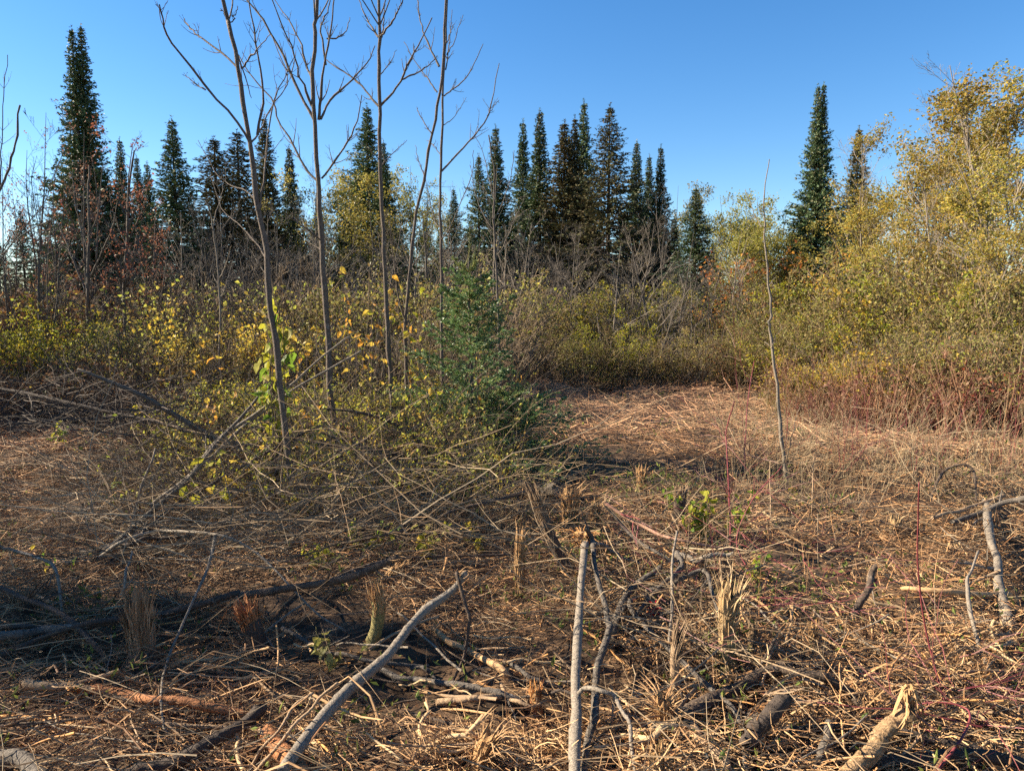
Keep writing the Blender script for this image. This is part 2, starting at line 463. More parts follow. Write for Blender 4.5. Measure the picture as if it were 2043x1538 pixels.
r1 = np.random.default_rng(21)
mb = MB()
sticks(mb, 20000, 1.9, 5.0, (.04, .22), (.0007, .0026), r1, Mn=3, along=.1, clump=160)
sticks(mb, 24000, 1.9, 5.0, (.015, .10), (.0007, .0026), r1, Mn=2, along=.1, clump=160)
sticks(mb, 30000, 5.0, 9.0, (.04, .32), (.0014, .004), r1, Mn=2, along=.1, clump=120)
tag(mb.obj('straw_litter', M['straw']), 'brown and tan mat of chopped stalks and needles over the foreground', 'litter', kind='stuff')
mb = MB()
sticks(mb, 45000, 7.5, 15.5, (.08, .5), (.002, .006), r1, Mn=2, along=.2, lift=.05, tilt=.22)
tag(mb.obj('dry_stalk_litter', M['farstraw']), 'pale pinkish dry stalks flattened over the far clearing', 'litter', kind='stuff')
mb = MB()
sticks(mb, 12000, 1.9, 5.5, (.015, .2), (.0015, .007), r1, Mn=4, flat=.3, clump=90, lift=.05, tilt=.3, along=.2)
sticks(mb, 9500, 5.0, 11, (.05, .32), (.003, .008), r1, Mn=2, flat=.35, clump=90, lift=.05, tilt=.25)
sticks(mb, 420, 1.9, 6, (.12, .4), (.005, .011), r1, Mn=4, flat=.35, clump=40, lift=.07, tilt=.25, along=.2)
tag(mb.obj('wood_shred_litter', M['shred']), 'tan shredded wood splinters scattered thickly over the cut ground', 'wood shreds', kind='stuff')
mb = MB()
sticks(mb, 11000, 1.9, 6.0, (.08, .6), (.001, .0035), r1, Mn=4, bend=.10, lift=.06, tilt=.2, along=.35)
sticks(mb, 6500, 6.0, 12, (.15, .9), (.0018, .0045), r1, Mn=3, bend=.12, lift=.08, tilt=.25)
tag(mb.obj('twig_litter', M['twig']), 'thin grey brown twigs tangled over the cut ground', 'twigs', kind='stuff')
mb = MB()
for n, a, b, l in ((9000, 1.9, 6, .022), (7000, 6, 13, .035)):
    x, y = wedge(n, a, b, r=r1)
    D = r1.normal(size=(n, 3)); D[:, 2] *= .35
    mb.leaves(np.stack([x, y, hgt(x, y) + .01 + .03 * r1.random(n)], 1), D, r1.uniform(.5, 1.5, n) * l, r1.uniform(.3, .9, n) * l, r1, fold=.5)
tag(mb.obj('leaf_litter', M['deadleaf']), 'small curled brown dead leaves lying between the sticks', 'leaf litter', kind='stuff')
mb = MB()
for n, a, b in ((3600, 2.3, 6.5), (4200, 6.5, 14)):
    c = r1.integers(0, 90, n); cx, cy = wedge(90, a, b, r=r1)
    x = cx[c] + r1.normal(size=n) * .16; y = cy[c] + r1.normal(size=n) * .16
    D = r1.normal(size=(n, 3)); D[:, 2] = np.abs(D[:, 2]) + .4
    mb.leaves(np.stack([x, y, hgt(x, y)], 1) + r1.random((n, 1)) * np.array([[0, 0, .12]]), D, r1.uniform(.02, .06, n), r1.uniform(.008, .02, n), r1)
tag(mb.obj('low_green_growth', M['greenbit']), 'sparse low green moss and weeds among the debris', 'weeds', kind='stuff')

# upright dead stalks and stubble
mb = MB(); mr_ = MB(); mg = MB()


def stalks(mb, x, y, L, R, r, spread=.25, Mn=4, branch=0, jit=.06):
    n = len(x)
    th = r.uniform(0, 2 * pi, n); s = np.abs(r.normal(size=n)) * spread
    d = np.stack([np.cos(th) * np.sin(s), np.sin(th) * np.sin(s), np.cos(s)], 1)
    l = r.uniform(L[0], L[1], n)
    P = np.empty((n, Mn, 3)); P[:, 0] = np.stack([x, y, hgt(x, y) - .01], 1)
    for k in range(1, Mn):
        d = d + r.normal(size=(n, 3)) * jit; d /= np.linalg.norm(d, axis=1, keepdims=True)
        P[:, k] = P[:, k - 1] + d * (l / (Mn - 1))[:, None]
    Rr = r.uniform(R[0], R[1], n)[:, None] * np.linspace(1, .4, Mn)[None]
    mb.tubes(P, Rr, 3)
    if branch:
        Pb, Rb = grow(P, Rr, branch, .3, .95, .35, .6, .05, 3, .08, .7, r, R[0] * .7)
        mb.tubes(Pb, Rb, 3)
        return P, Pb
    return P, None


x, y = wedge(1500, 2.6, 7.5, r=r1); stalks(mb, x, y, (.04, .28), (.0012, .003), r1, .5)
x, y = wedge(1600, 7, 14.5, r=r1); stalks(mb, x, y, (.05, .3), (.002, .005), r1, .4)
tag(mb.obj('stubble', M['straw']), 'short upright dead stubble standing over the clearing', 'stubble', kind='stuff')

# ------------------------------------------------------------------ tree kinds (built once each, at the origin)
def spruce(seed, H, W, twin=False, cut=.06, dens=1.0, brown=.0, shaggy=1.0, needle='needle'):
    r = np.random.default_rng(seed)
    root = empty('spruce_tree')
    tops = [(0, 0, H)] if not twin else [(-.17, 0, H * .992), (.19, .1, H)]
    tr = MB(); fo = MB(); br = MB(); cn = MB()
    for ti, (ox, oy, h) in enumerate(tops):
        P = np.array([[ox * (0.3 + .7 * t), oy * t, h * t] for t in np.linspace(0, 1, 7)])
        tr.tubes(P, np.linspace(.012 * h + .02, .012, 7), 6)
        if twin: MB().tubes(P, np.linspace(.012 * h + .02, .012, 7), 6).obj('trunk', M['bark_dark'], root)
        zs = np.arange(cut * h, h * .995, .15 / dens ** .5)
        for z in zs:
            u = 1 - z / h
            prof = 1.75 * W * (u ** .98) * (.6 + .4 * min(1, (z / h) / .14)) * (1 + .14 * sin(z * 2.1 + seed) + .08 * sin(z * 5.3 + seed * 2)) + .06
            nb = int(7 + 3 * r.random()) if u > .08 else 5
            if twin and z > h * .55: prof *= .78
            a = r.uniform(0, 2 * pi) + np.arange(nb) * 2 * pi / nb + r.normal(size=nb) * .25
            L = prof * r.uniform(.55, 1.18, nb) * np.where(r.random(nb) < .12, 1.25, 1)
            droop = (-.28 * u + .10) * shaggy + r.normal(size=nb) * .12
            d0 = np.stack([np.cos(a), np.sin(a), droop], 1)
            tt = np.linspace(0, 1, 4)
            base = np.array([ox * (.3 + .7 * z / h), oy * z / h, z])
            PP = base + d0[:, None] * (tt[None, :, None] * L[:, None, None])
            PP[:, :, 2] += (.22 * (tt ** 2.4) - .12 * tt)[None] * L[:, None]
            br.tubes(PP, np.maximum(L[:, None] * .012, .004) * np.linspace(1, .4, 4)[None], 3)
            if r.random() < .04 and u > .3: continue
            nf = np.maximum(13, int(20 + 50 * u))
            C, T = on_lines(PP, nf, r, .12 if u < .5 else .3, 1.03)
            side = r.normal(size=C.shape); side[:, 2] *= .45
            D = T / (np.linalg.norm(T, axis=1, keepdims=True) + 1e-9) * .8 + side * .65 + np.array([0, 0, -.12])
            C = C + r.normal(size=C.shape) * .03 * (1 + u)
            fl = (.09 + .125 * u) * r.uniform(.6, 1.4, len(C))
            fo.leaves(C, D, fl, fl * r.uniform(.3, .6, len(C)), r, fold=.12)
            if u < .17 and r.random() < .8:
                kk = r.integers(0, len(C), 6)
                cn.leaves(C[kk], r.normal(size=(6, 3)) * .3 + np.array([0, 0, -1]), .10, .05, r)
        # leader
        c = np.array([[ox, oy, h * .98 + .12 * i] for i in range(4)])
        fo.leaves(np.repeat(c, 6, 0), r.normal(size=(24, 3)) * .6 + np.array([0, 0, 1]), .13, .03, r)
    if not twin: tr.obj('trunk', M['bark_dark'], root)
    tag(fo.obj('crown', M[needle], root), kind='stuff')
    tag(br.obj('branches', M['bark_dark'], root), kind='stuff')
    if cn.n: tag(cn.obj('cones', M['cones'], root), kind='stuff')
    return root


def stems_tree(seed, H, W, stems=1, bark='bark_grey', leaf=None, nleaf=0, lsize=.05, twigr=.004, name='tree', trunk_r=.05, lvl=(12, 6, 4), up=.12, ang=.75, l0=.3,
               lr=.42, leaf_t0=.15, spreadleaf=.10, lean=.05, Mn=5, lfrom=0.0, clump=0.0):
    r = np.random.default_rng(seed)
    root = empty(name)
    B = stems
    a = r.uniform(0, 2 * pi, B); s = np.abs(r.normal(size=B)) * lean + (W / H * .35 * (np.arange(B) > 0))
    d = np.stack([np.cos(a) * np.sin(s), np.sin(a) * np.sin(s), np.cos(s)], 1)
    n0 = 9
    P = np.empty((B, n0, 3)); P[:, 0] = np.stack([np.cos(a), np.sin(a), np.zeros(B)], 1) * (.06 if B > 1 else 0) * math.sqrt(B)
    hh = H * r.uniform(.72, 1.0, B); hh[0] = H
    for k in range(1, n0):
        d = d + r.normal(size=(B, 3)) * .05 + np.array([0, 0, .06]); d /= np.linalg.norm(d, axis=1, keepdims=True)
        P[:, k] = P[:, k - 1] + d * (hh / (n0 - 1))[:, None]
    R = (trunk_r * hh / H)[:, None] * np.linspace(1, .12, n0)[None]
    R = np.maximum(R, twigr)
    if stems < 6:
        for a_, b_ in zip(P, R): smooth(MB()).tubes(a_, b_, 6).obj('trunk', M[bark], root)
    else:
        tag(MB().tubes(P, R, 4).obj('stems', M[bark], root), kind='stuff')
    b = MB()
    P1, R1 = grow(P, R, lvl[0], l0, .97, lr, ang, up, Mn, .10, .55, r, twigr, taper=.65)
    b.tubes(P1, R1, 3)
    P2, R2 = grow(P1, R1, lvl[1], .15, .97, .5, .65, up * .7, 4, .12, .6, r, twigr * .8)
    b.tubes(P2, R2, 3)
    last = P2
    if lvl[2]:
        P3, R3 = grow(P2, R2, lvl[2], .15, .97, .55, .6, up * .5, 3, .14, .7, r, twigr * .7)
        b.tubes(P3, R3, 3); last = P3
    tag(b.obj('branches', M[bark], root), kind='stuff')
    if leaf:
        n = max(1, nleaf // len(last))
        C, T = on_lines(last, n + 1, r, leaf_t0, 1.05)
        keep = r.permutation(len(C))[:nleaf]; C = C[keep]; T = T[keep]
        keep = C[:, 2] > H * lfrom; C = C[keep]; T = T[keep]
        if clump:
            w = sum(np.sin(C @ (r.normal(size=3) * 4.5 / (W + .4)) + i) for i in range(5))
            keep = w > np.quantile(w, clump); C = C[keep]; T = T[keep]
        C = C + r.normal(size=C.shape) * spreadleaf * .5
        D = r.normal(size=C.shape) + np.array([0, 0, -.35])
        l = lsize * r.uniform(.6, 1.35, len(C))
        m = MB().leaves(C, D, l, l * r.uniform(.5, .85, len(C)), r)
        tag(m.obj('leaves', M[leaf], root), kind='stuff')
    return root


pool = []


class Kind:
    """build once, hand out the prototype first and copies after"""
    def __init__(s, root, H):
        s.root = root; s.H = H; s.used = False

    def place(s, loc, H, rz, wide=1.0, label=None, cat='tree', group=None, name=None):
        k = H / s.H
        if not s.used:
            o = s.root; s.used = True; o.location = loc; o.rotation_euler = (0, 0, rz); o.scale = (k * wide, k * wide, k)
        else:
            o = dup(s.root, loc, rz, (k * wide, k * wide, k))
        for q in ('label', 'category', 'group'):
            if q in o: del o[q]
        tag(o, label, cat, group)
        return o


def top_h(py, d):
    """height of something whose top shows at row py, d metres ahead"""
    return float(PD(1021, py, d)[2])


def at(px, d):
    p = PD(px, 700, d)
    return (p[0], p[1], float(hgt(p[0], p[1])) - .03)


# spruces: (column, top row, distance, kind, width factor, label)
SK = {'a': Kind(spruce(1, 12, 1.35), 12), 'b': Kind(spruce(2, 11, 1.5, brown=.2), 11), 'slim': Kind(spruce(3, 12, .95), 12),
      'wide': Kind(spruce(4, 12, 1.95, needle='needle_brown'), 12), 'twin': Kind(spruce(5, 14, 1.55, twin=True), 14),
      'old': Kind(spruce(6, 11, 1.6, cut=.14, dens=.8, needle='needle_brown'), 11), 'slimb': Kind(spruce(7, 11, 1.0, cut=.1, dens=.9, needle='needle_brown'), 11)}
SPR = [
    (190, 52, 29, 'twin', 1.0, 'tall dark spruce with a twin top at far left, behind the red leaved maples'),
    (262, 288, 34, 'slim', 1.0, 'slim spruce just right of the tall twin topped spruce at left'),
    (293, 318, 37, 'slim', 1.0, 'narrow brown tipped spruce spire between the twin topped spruce and the full green one'),
    (313, 335, 39, 'slim', 1.1, 'shorter spruce spire close left of the full green pointed spruce'),
    (365, 238, 28, 'a', 1.35, 'full dark green pointed spruce standing alone left of the broad ragged conifer'),
    (445, 288, 30, 'old', 1.9, 'broad ragged dark conifer behind the leftmost ash sapling'),
    (490, 278, 33, 'old', 1.7, 'bushy round shouldered conifer between the two leftmost ash saplings'),
    (543, 243, 35, 'slimb', 1.1, 'thin spruce with a brown cone laden tip between the first two ash saplings'),
    (590, 300, 37, 'slim', 1.1, 'dark narrow spruce just left of the second ash sapling'),
    (742, 222, 32, 'a', 1.4, 'tall blue green spruce directly behind the third ash sapling'),
    (772, 290, 31, 'slim', 1.1, 'darker shorter spruce just right of the third ash sapling'),
    (715, 380, 36, 'b', 1.1, 'low spruce left of the third ash sapling, before the yellow aspens'),
    (852, 430, 38, 'b', 1.0, 'small spruce below the leaning ash trunk'),
    (908, 385, 36, 'b', 1.0, 'small pointed spruce just right of the fifth ash trunk'),
    (957, 320, 33, 'b', 1.0, 'medium spruce above and left of the small green fir'),
    (990, 264, 35, 'slim', 1.2, 'spruce behind the bare grey tree right of the small fir'),
    (1043, 252, 37, 'slim', 1.0, 'slim blue green spruce, left one of a close pair in the middle skyline'),
    (1075, 232, 34, 'slim', 1.15, 'slim blue green spruce, right one of a close pair in the middle skyline'),
    (1123, 256, 33, 'slimb', 1.6, 'rusty needled spruce with bare lower trunk in the middle skyline'),
    (1143, 244, 34, 'slimb', 1.0, 'brown tipped spruce squeezed between the rusty spruce and its taller neighbour'),
    (1160, 212, 35, 'slim', 1.0, 'tall narrow spruce just left of the broadest middle spruce'),
    (1210, 213, 31, 'wide', 1.25, 'broad tall olive brown spruce at the centre of the skyline'),
    (1263, 294, 37, 'slim', 1.1, 'dark spruce just right of the broad olive brown spruce'),
    (1288, 318, 39, 'slim', 1.0, 'short dark spruce, middle one of three right of the broad olive spruce'),
    (1310, 297, 37, 'slim', 1.0, 'dark spruce, rightmost of three right of the broad olive spruce'),
    (1380, 382, 25, 'a', 1.6, 'nearer full spruce left of the golden aspen clump'),
    (1615, 178, 30, 'twin', .95, 'tall forked top spruce standing alone against the sky at right'),
    (1692, 268, 33, 'slimb', 1.2, 'brown tipped spruce between the lone tall spruce and the yellow trees at right'),
    (1655, 420, 34, 'b', 1.2, 'low spruce at the foot of the lone tall spruce at right'),
    (60, 430, 34, 'b', 1.2, 'low dark spruce at the far left edge behind the bare maples'),
    (640, 420, 38, 'b', 1.2, 'low dark spruce behind the second ash sapling'),
    (1175, 400, 34, 'b', 1.3, 'low spruce in front of the tallest middle spruces'),
    (1340, 440, 36, 'b', 1.2, 'low spruce filling behind the near full spruce'),
]
for i, (px, py, d, k, w, lab) in enumerate(SPR):
    SK[k].place(at(px, d), top_h(py, d), 0.0 if k == 'twin' else (i * 2.4) % 6.28, w, lab, 'spruce', 'spruces along the skyline')
for i, (px, py, d) in enumerate([(10, 480, 48), (110, 470, 50), (230, 450, 48), (330, 480, 52), (420, 470, 50), (520, 460, 48), (600, 470, 52), (690, 460, 50), (800, 470, 50),
                                 (880, 470, 52), (940, 450, 48), (1020, 430, 50), (1100, 420, 50), (1240, 430, 50), (1300, 450, 48), (1420, 500, 55), (1500, 500, 52), (1720, 440, 48), (1580, 480, 50)]):
    SK['b'].place(at(px, d), top_h(py, d), i * 1.7, 1.5, 'dim low spruce far behind the bare trees, mostly hidden', 'spruce', 'far low spruces')

# broadleaf trees
asp = [Kind(stems_tree(31 + i, 7, 2.2, 1, 'bark_pale', 'leaf_aspen', 6800, .066, .004, 'aspen_tree', .055, (30, 7, 3), .15, .7, .12, .38, clump=.42, spreadleaf=.18), 7) for i in range(3)]
asp_o = [Kind(stems_tree(41 + i, 6, 2.4, 3, 'bark_grey', 'leaf_willow', 8000, .07, .004, 'willow_tree', .035, (14, 6, 3), .13, .75, .1, .42, clump=.12, spreadleaf=.22), 6) for i in range(2)]
ASP = [
    (1985, 92, 15.5, 0, 1.3, 'tallest golden leaved aspen at the right edge of the photo'),
    (2060, 150, 14.5, 1, 1.42, 'golden aspen cut off by the right edge, beside the tallest one'),
    (1925, 165, 17, 2, 1.3, 'golden aspen just left of the tallest one, its top reaching half way up the sky'),
    (1860, 190, 19, 0, 1.3, 'loose topped pale gold aspen with wispy top against the sky at right'),
    (1815, 215, 20, 1, 1.42, 'yellow aspen between the wispy topped one and the outer edge of the right wood'),
    (1770, 285, 21, 2, 1.42, 'leftmost tall aspen of the right wood, beside the brown tipped spruce'),
    (1735, 360, 20, 0, 1.53, 'shorter yellow green aspen at the left foot of the right wood'),
    (1900, 330, 13.5, 1, 1.42, 'yellow green aspen standing in front of the right wood'),
    (2010, 300, 12.5, 2, 1.42, 'near yellow aspen low at the right edge'),
    (1815, 400, 15, 1, 1.42, 'low leafy aspen in front of the left part of the right wood'),
    (1690, 470, 21, 2, 1.42, 'low olive aspen below the brown tipped spruce at right'),
    (1760, 440, 16, 0, 1.42, 'bushy yellow aspen above the right shrubs'),
    (1950, 420, 11.8, 0, 1.36, 'near bushy aspen above the red shrubs at right'),
    (1705, 300, 24, 1, 1.3, 'pale gold aspen right beside the brown tipped spruce'),
    (1790, 330, 24, 0, 1.4, 'aspen filling behind the leftmost tall ones of the right wood'),
    (1880, 270, 22, 2, 1.4, 'aspen behind the wispy topped one in the right wood'),
    (1975, 230, 21, 1, 1.4, 'aspen behind the tallest one at the right edge'),
]
for i, (px, py, d, k, w, lab) in enumerate(ASP):
    asp[k].place(at(px, d), top_h(py, d), i * 1.3, w, lab, 'aspen', 'golden aspens at right')
OLI = [
    (1450, 405, 27, 0, 1.1, 'left olive gold tree of the clump right of the near full spruce'),
    (1500, 398, 29, 1, 1.1, 'middle olive gold tree of the clump left of the lone tall spruce'),
    (1545, 420, 30, 0, 1.2, 'right olive gold tree of the clump, against the lone tall spruce'),
    (1475, 430, 24, 0, 1.5, 'dense olive gold tree at the heart of the clump left of the lone spruce'),
    (1530, 450, 25, 1, 1.5, 'dense low olive gold tree just left of the lone spruce foot'),
    (710, 360, 29, 1, 1.5, 'low wide yellow green tree at the foot of the tall blue green spruce'),
    (1425, 440, 31, 1, 1.1, 'thin leaved tree between the near full spruce and the olive clump'),
    (1665, 385, 31, 1, 1.0, 'pale green tree between the lone tall spruce and the brown tipped one'),
    (690, 315, 33, 0, 1.1, 'round yellow green tree between the second and third ash saplings'),
    (655, 350, 35, 1, 1.0, 'yellow green tree right behind the second ash sapling'),
    (820, 345, 34, 1, 1.0, 'yellow green tree seen between the third and fourth ash trunks'),
    (850, 375, 36, 0, 1.0, 'yellow green tree behind the leaning fourth ash trunk'),
    (1350, 375, 38, 1, .9, 'thin pale tree behind the near full spruce'),
    (1600, 540, 24, 1, 1.3, 'low olive tree at the foot of the lone tall spruce'),
    (1330, 560, 24, 0, 1.3, 'low olive tree in front of the near full spruce'),
]
for i, (px, py, d, k, w, lab) in enumerate(OLI):
    asp_o[k].place(at(px, d), top_h(py, d), i * 1.9, w, lab, 'tree', 'olive gold broadleaf trees')

maple = [Kind(stems_tree(51, 6, 3, 3, 'bark_grey', 'leaf_russet', 1000, .06, .004, 'maple_tree', .045, (14, 6, 3), .10, .7, .15, .4, clump=.3), 6),
         Kind(stems_tree(52, 6, 2.4, 1, 'bark_grey', 'leaf_redrust', 1000, .06, .004, 'maple_tree', .06, (22, 6, 3), .12, .75, .2, .36, clump=.3), 6)]
MAP = [
    (180, 255, 17, 0, 1.0, 'russet leaved maple in front of the twin topped spruce'),
    (255, 268, 15, 1, 1.1, 'bright red leaved maple right of the russet one at left'),
    (95, 300, 18, 0, 1.0, 'thin russet maple between the left edge and the twin topped spruce'),
    (20, 330, 15, 0, .9, 'brown leaved maple at the left edge of the photo'),
    (310, 400, 19, 1, 1.0, 'low red maple below the narrow spruce spires'),
    (130, 420, 20, 1, 1.1, 'low russet red maple below the twin topped spruce'),
]
for i, (px, py, d, k, w, lab) in enumerate(MAP):
    maple[k].place(at(px, d), top_h(py, d), i * 2.1, w, lab, 'maple', 'red leaved maples at left')

bare = [Kind(stems_tree(61 + i, 5, 2.2, [1, 4, 2][i], ['bark_grey', 'bark_grey', 'bark_pale'][i], None, 0, .05, .0035, 'bare_tree', [.045, .028, .035][i], [(20, 7, 4), (12, 6, 4), (14, 6, 4)][i], .12, .65, .12, .42), 5) for i in range(3)]
BAR = [
    (995, 330, 17, 2, .9, 'bare pale twigged tree behind the small green fir'),
    (1330, 400, 21, 0, .8, 'bare tree with fine twigs in front of the near full spruce'),
    (60, 200, 12.5, 1, 1.0, 'bare many stemmed tree reaching in at the left edge'),
    (435, 330, 17, 1, .9, 'bare grey tree in front of the broad ragged conifer'),
    (575, 400, 19, 1, 1.1, 'bare brownish tree between the first two ash saplings'),
    (640, 330, 22, 0, .9, 'bare tree close behind the second ash sapling'),
    (900, 420, 21, 2, 1.0, 'bare shrub like tree left of the small fir'),
    (1090, 440, 20, 1, 1.2, 'bare dense tree below the rusty needled spruce'),
]
for i, (px, py, d, k, w, lab) in enumerate(BAR):
    bare[k].place(at(px, d), top_h(py, d), i * 1.1, w, lab, 'bare tree')
n = 0
rb = np.random.default_rng(77)
for px in range(300, 1500, 26):
    d = 16 + 8 * rb.random()
    py = 420 + 90 * rb.random() + (25 if px > 1000 else 0)
    bare[n % 3].place(at(px + rb.uniform(-15, 15), d), top_h(py, d), n * 1.3, 1.5, 'bare young tree in the tangle before the spruces, %s from the left' % ORD[n], 'bare tree', 'bare young trees before the spruces')
    n += 1

# shrubs
def shrub(seed, H, W, bark, leaf, nleaf, lsize=.04, stems=22, name='shrub', lvl=(6, 5, 0), clump=.1, twigr=.0028, ls=.08, lean=.28):
    return Kind(stems_tree(seed, H, W, stems, bark, leaf, nleaf, lsize, twigr, name, .011, lvl, .08, .7, .1, .42, .05, ls, lean, 4, .05, clump), H)


S_yg = [shrub(101, 1.7, 1.7, 'twig', 'leaf_yg', 3200, .048), shrub(102, 1.7, 1.6, 'twig', 'leaf_yg', 2600, .048)]
S_ol = [shrub(103, 1.8, 1.6, 'twig', 'leaf_olive', 2600, .042), shrub(104, 2.0, 1.6, 'twig', 'leaf_olive', 3000, .04, lvl=(7, 5, 0))]
S_go = [shrub(105, 1.6, 1.4, 'twig', 'leaf_gold', 1700, .05)]
S_or = [shrub(106, 1.5, 1.3, 'twig', 'leaf_orange', 1200, .05)]
S_rd = [shrub(107, 1.6, 1.4, 'redcane', 'leaf_red', 900, .045, lvl=(5, 4, 0))]
S_ru = [shrub(108, 1.2, 1.3, 'orangecane', 'leaf_russet', 700, .05, stems=34, lvl=(3, 3, 0))]
S_ba = [shrub(109, 1.9, 1.8, 'twig', None, 0, stems=26, lvl=(7, 5, 3)), shrub(110, 1.8, 1.6, 'bark_grey', 'leaf_olive', 220, .045, stems=24, lvl=(7, 5, 2)), shrub(111, 1.7, 1.6, 'twig', 'leaf_lime', 350, .05, stems=22, lvl=(6, 5, 2))]
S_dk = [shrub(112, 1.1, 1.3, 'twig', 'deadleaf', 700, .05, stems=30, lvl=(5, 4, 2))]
ALLS = dict(yg=S_yg, ol=S_ol, go=S_go, orr=S_or, rd=S_rd, ru=S_ru, ba=S_ba, dk=S_dk)
rs = np.random.default_rng(303)
_cnt = {}


def row(kinds, p, pxs, pys, ds, n, label, group, cat='shrub', wide=1.1, jd=.8):
    """n shrubs between column pxs[0] and pxs[1]; tops run pys[0]..pys[1], distances ds[0]..ds[1]"""
    for i in range(n):
        t = (i + .5) / n + rs.uniform(-.3, .3) / n
        px = pxs[0] + (pxs[1] - pxs[0]) * t; d = ds[0] + (ds[1] - ds[0]) * t + rs.uniform(-jd, jd)
        py = pys[0] + (pys[1] - pys[0]) * t + rs.uniform(-42, 34)
        k = kinds[rs.choice(len(kinds), p=p)]
        K = ALLS[k][rs.integers(len(ALLS[k]))]
        words = label[k] if isinstance(label, dict) else label
        _cnt[words] = _cnt.get(words, -1) + 1; words = words + ', ' + ORD[_cnt[words]] + ' from the left'
        K.place(at(px, d), max(.5, top_h(py, d)), rs.uniform(0, 6.28), wide * rs.uniform(.9, 1.15), words, cat, group)


LB = 'in the low belt behind the clearing'
row(['ba', 'ol', 'yg'], [.3, .4, .3], (980, 1560), (585, 610), (18, 19.5), 16, {'ba': 'bare twiggy grey shrub ' + LB, 'ol': 'olive leaved shrub ' + LB, 'yg': 'yellow green shrub ' + LB}, 'second row of shrubs behind the clearing')
row(['ba', 'ol', 'dk'], [.5, .3, .2], (1010, 1540), (640, 665), (15.3, 15.0), 18, {'ba': 'bare twiggy shrub at the clearing far edge', 'ol': 'olive leaved shrub at the clearing far edge', 'dk': 'brown withered shrub at the clearing far edge'}, 'shrubs along the far edge of the clearing', jd=.4)
S_yg[0].place(at(1225, 15.6), top_h(610, 15.6), 1.0, .9, 'bright yellow green shrub in the middle of the far clearing edge', 'shrub')
S_yg[1].place(at(1320, 16.2), top_h(635, 16.2), 2.0, .9, 'smaller yellow green shrub right of the brightest one at the far clearing edge', 'shrub')
S_or[0].place(at(1545, 23), top_h(510, 23), 1.0, 1.3, 'orange leaved bush glowing at the foot of the lone tall spruce', 'shrub')
S_or[0].place(at(1625, 25), top_h(500, 25), 2.0, 1.1, 'orange leaved bush right of the lone tall spruce trunk', 'shrub')
S_or[0].place(at(1460, 18.5), top_h(605, 18.5), 2.0, 1.2, 'orange tinted bush left of the pale slender sapling', 'shrub')
row(['ol', 'yg', 'go'], [.6, .2, .2], (1560, 2060), (560, 470), (16, 12.5), 16, {'ol': 'tall olive leaved shrub under the aspens at right', 'yg': 'tall yellow green shrub under the aspens at right', 'go': 'tall golden shrub under the aspens at right'}, 'tall shrubs under the right aspens')
row(['ol', 'yg', 'ba'], [.6, .2, .2], (1480, 2070), (640, 560), (14.6, 10.8), 20, {'ol': 'olive leaved shrub amid the right slope of bushes', 'yg': 'yellow green shrub amid the right slope of bushes', 'ba': 'bare twigged shrub amid the right slope of bushes'}, 'middle row of shrubs at right', jd=.5)
row(['ol', 'go', 'ru', 'ba'], [.45, .2, .15, .2], (1560, 2070), (710, 640), (11.2, 9.0), 24, {'ol': 'low olive shrub at the front of the right bushes', 'go': 'low golden leaved shrub at the front of the right bushes', 'ru': 'low russet caned shrub at the front of the right bushes', 'ba': 'low bare shrub at the front of the right bushes'}, 'front row of shrubs at right', jd=.4)
row(['ru', 'rd'], [.8, .2], (1640, 2060), (770, 715), (10.2, 8.6), 15, {'ru': 'withered orange brown caned bush before the right shrubs', 'rd': 'small red stemmed bush before the right shrubs'}, 'withered bushes at right', jd=.3)
row(['rd'], [1], (1940, 2080), (680, 680), (10, 8.8), 3, 'red stemmed dogwood bush at the right edge', 'red dogwood bushes at the right edge', jd=.3)
S_go[0].place(at(1560, 12.2), top_h(770, 12.2), 1.0, 1.1, 'small yellow bush beside the base of the pale slender sapling', 'shrub')
S_yg[0].place(at(1620, 11.8), top_h(785, 11.8), 2.0, 1.1, 'low yellow green bush just right of the pale slender sapling', 'shrub')
# left side
row(['yg'], [1], (-60, 190), (605, 615), (12.2, 12), 6, 'bright yellow green leaved shrub at the left edge', 'bright yellow shrubs at left', jd=.5)
row(['ba', 'ol', 'dk'], [.8, .1, .1], (-60, 480), (540, 540), (16.5, 16), 14, {'ba': 'bare grey shrub under the red maples', 'ol': 'olive shrub under the red maples', 'dk': 'withered brown shrub under the red maples'}, 'shrubs under the red maples')
row(['ol', 'ba', 'yg', 'go'], [.25, .7, .05, 0], (180, 470), (640, 640), (11.4, 10.2), 11, {'ol': 'olive shrub right of the bright yellow ones at left', 'ba': 'bare shrub right of the bright yellow ones at left', 'yg': 'yellow green shrub in the left thicket', 'go': 'golden shrub in the left thicket'}, 'left thicket shrubs', jd=.4)
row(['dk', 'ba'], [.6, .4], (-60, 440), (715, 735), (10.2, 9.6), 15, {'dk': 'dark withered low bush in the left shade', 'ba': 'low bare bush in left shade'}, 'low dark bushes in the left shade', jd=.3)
S_go[0].place(at(405, 10.5), top_h(680, 10.5), 1.0, .6, 'small orange yellow bush left of the first ash sapling', 'shrub')
row(['ba', 'ol', 'go'], [.82, .12, .06], (430, 1000), (545, 545), (13.5, 14), 18, {'ba': 'grey twigged bush in the thicket behind the ash saplings', 'ol': 'olive leaved bush in the thicket behind the ash saplings', 'go': 'yellow leaved bush in the thicket behind the ash saplings'}, 'thicket behind the ash saplings')
row(['ba', 'go', 'ol'], [.68, .1, .22], (430, 960), (620, 640), (10.5, 10.5), 15, {'ba': 'tangled bare bush between the ash saplings', 'ol': 'green leaved bush between the ash saplings', 'go': 'yellow leaved bush between the ash saplings'}, 'bushes between the ash saplings', jd=.6)
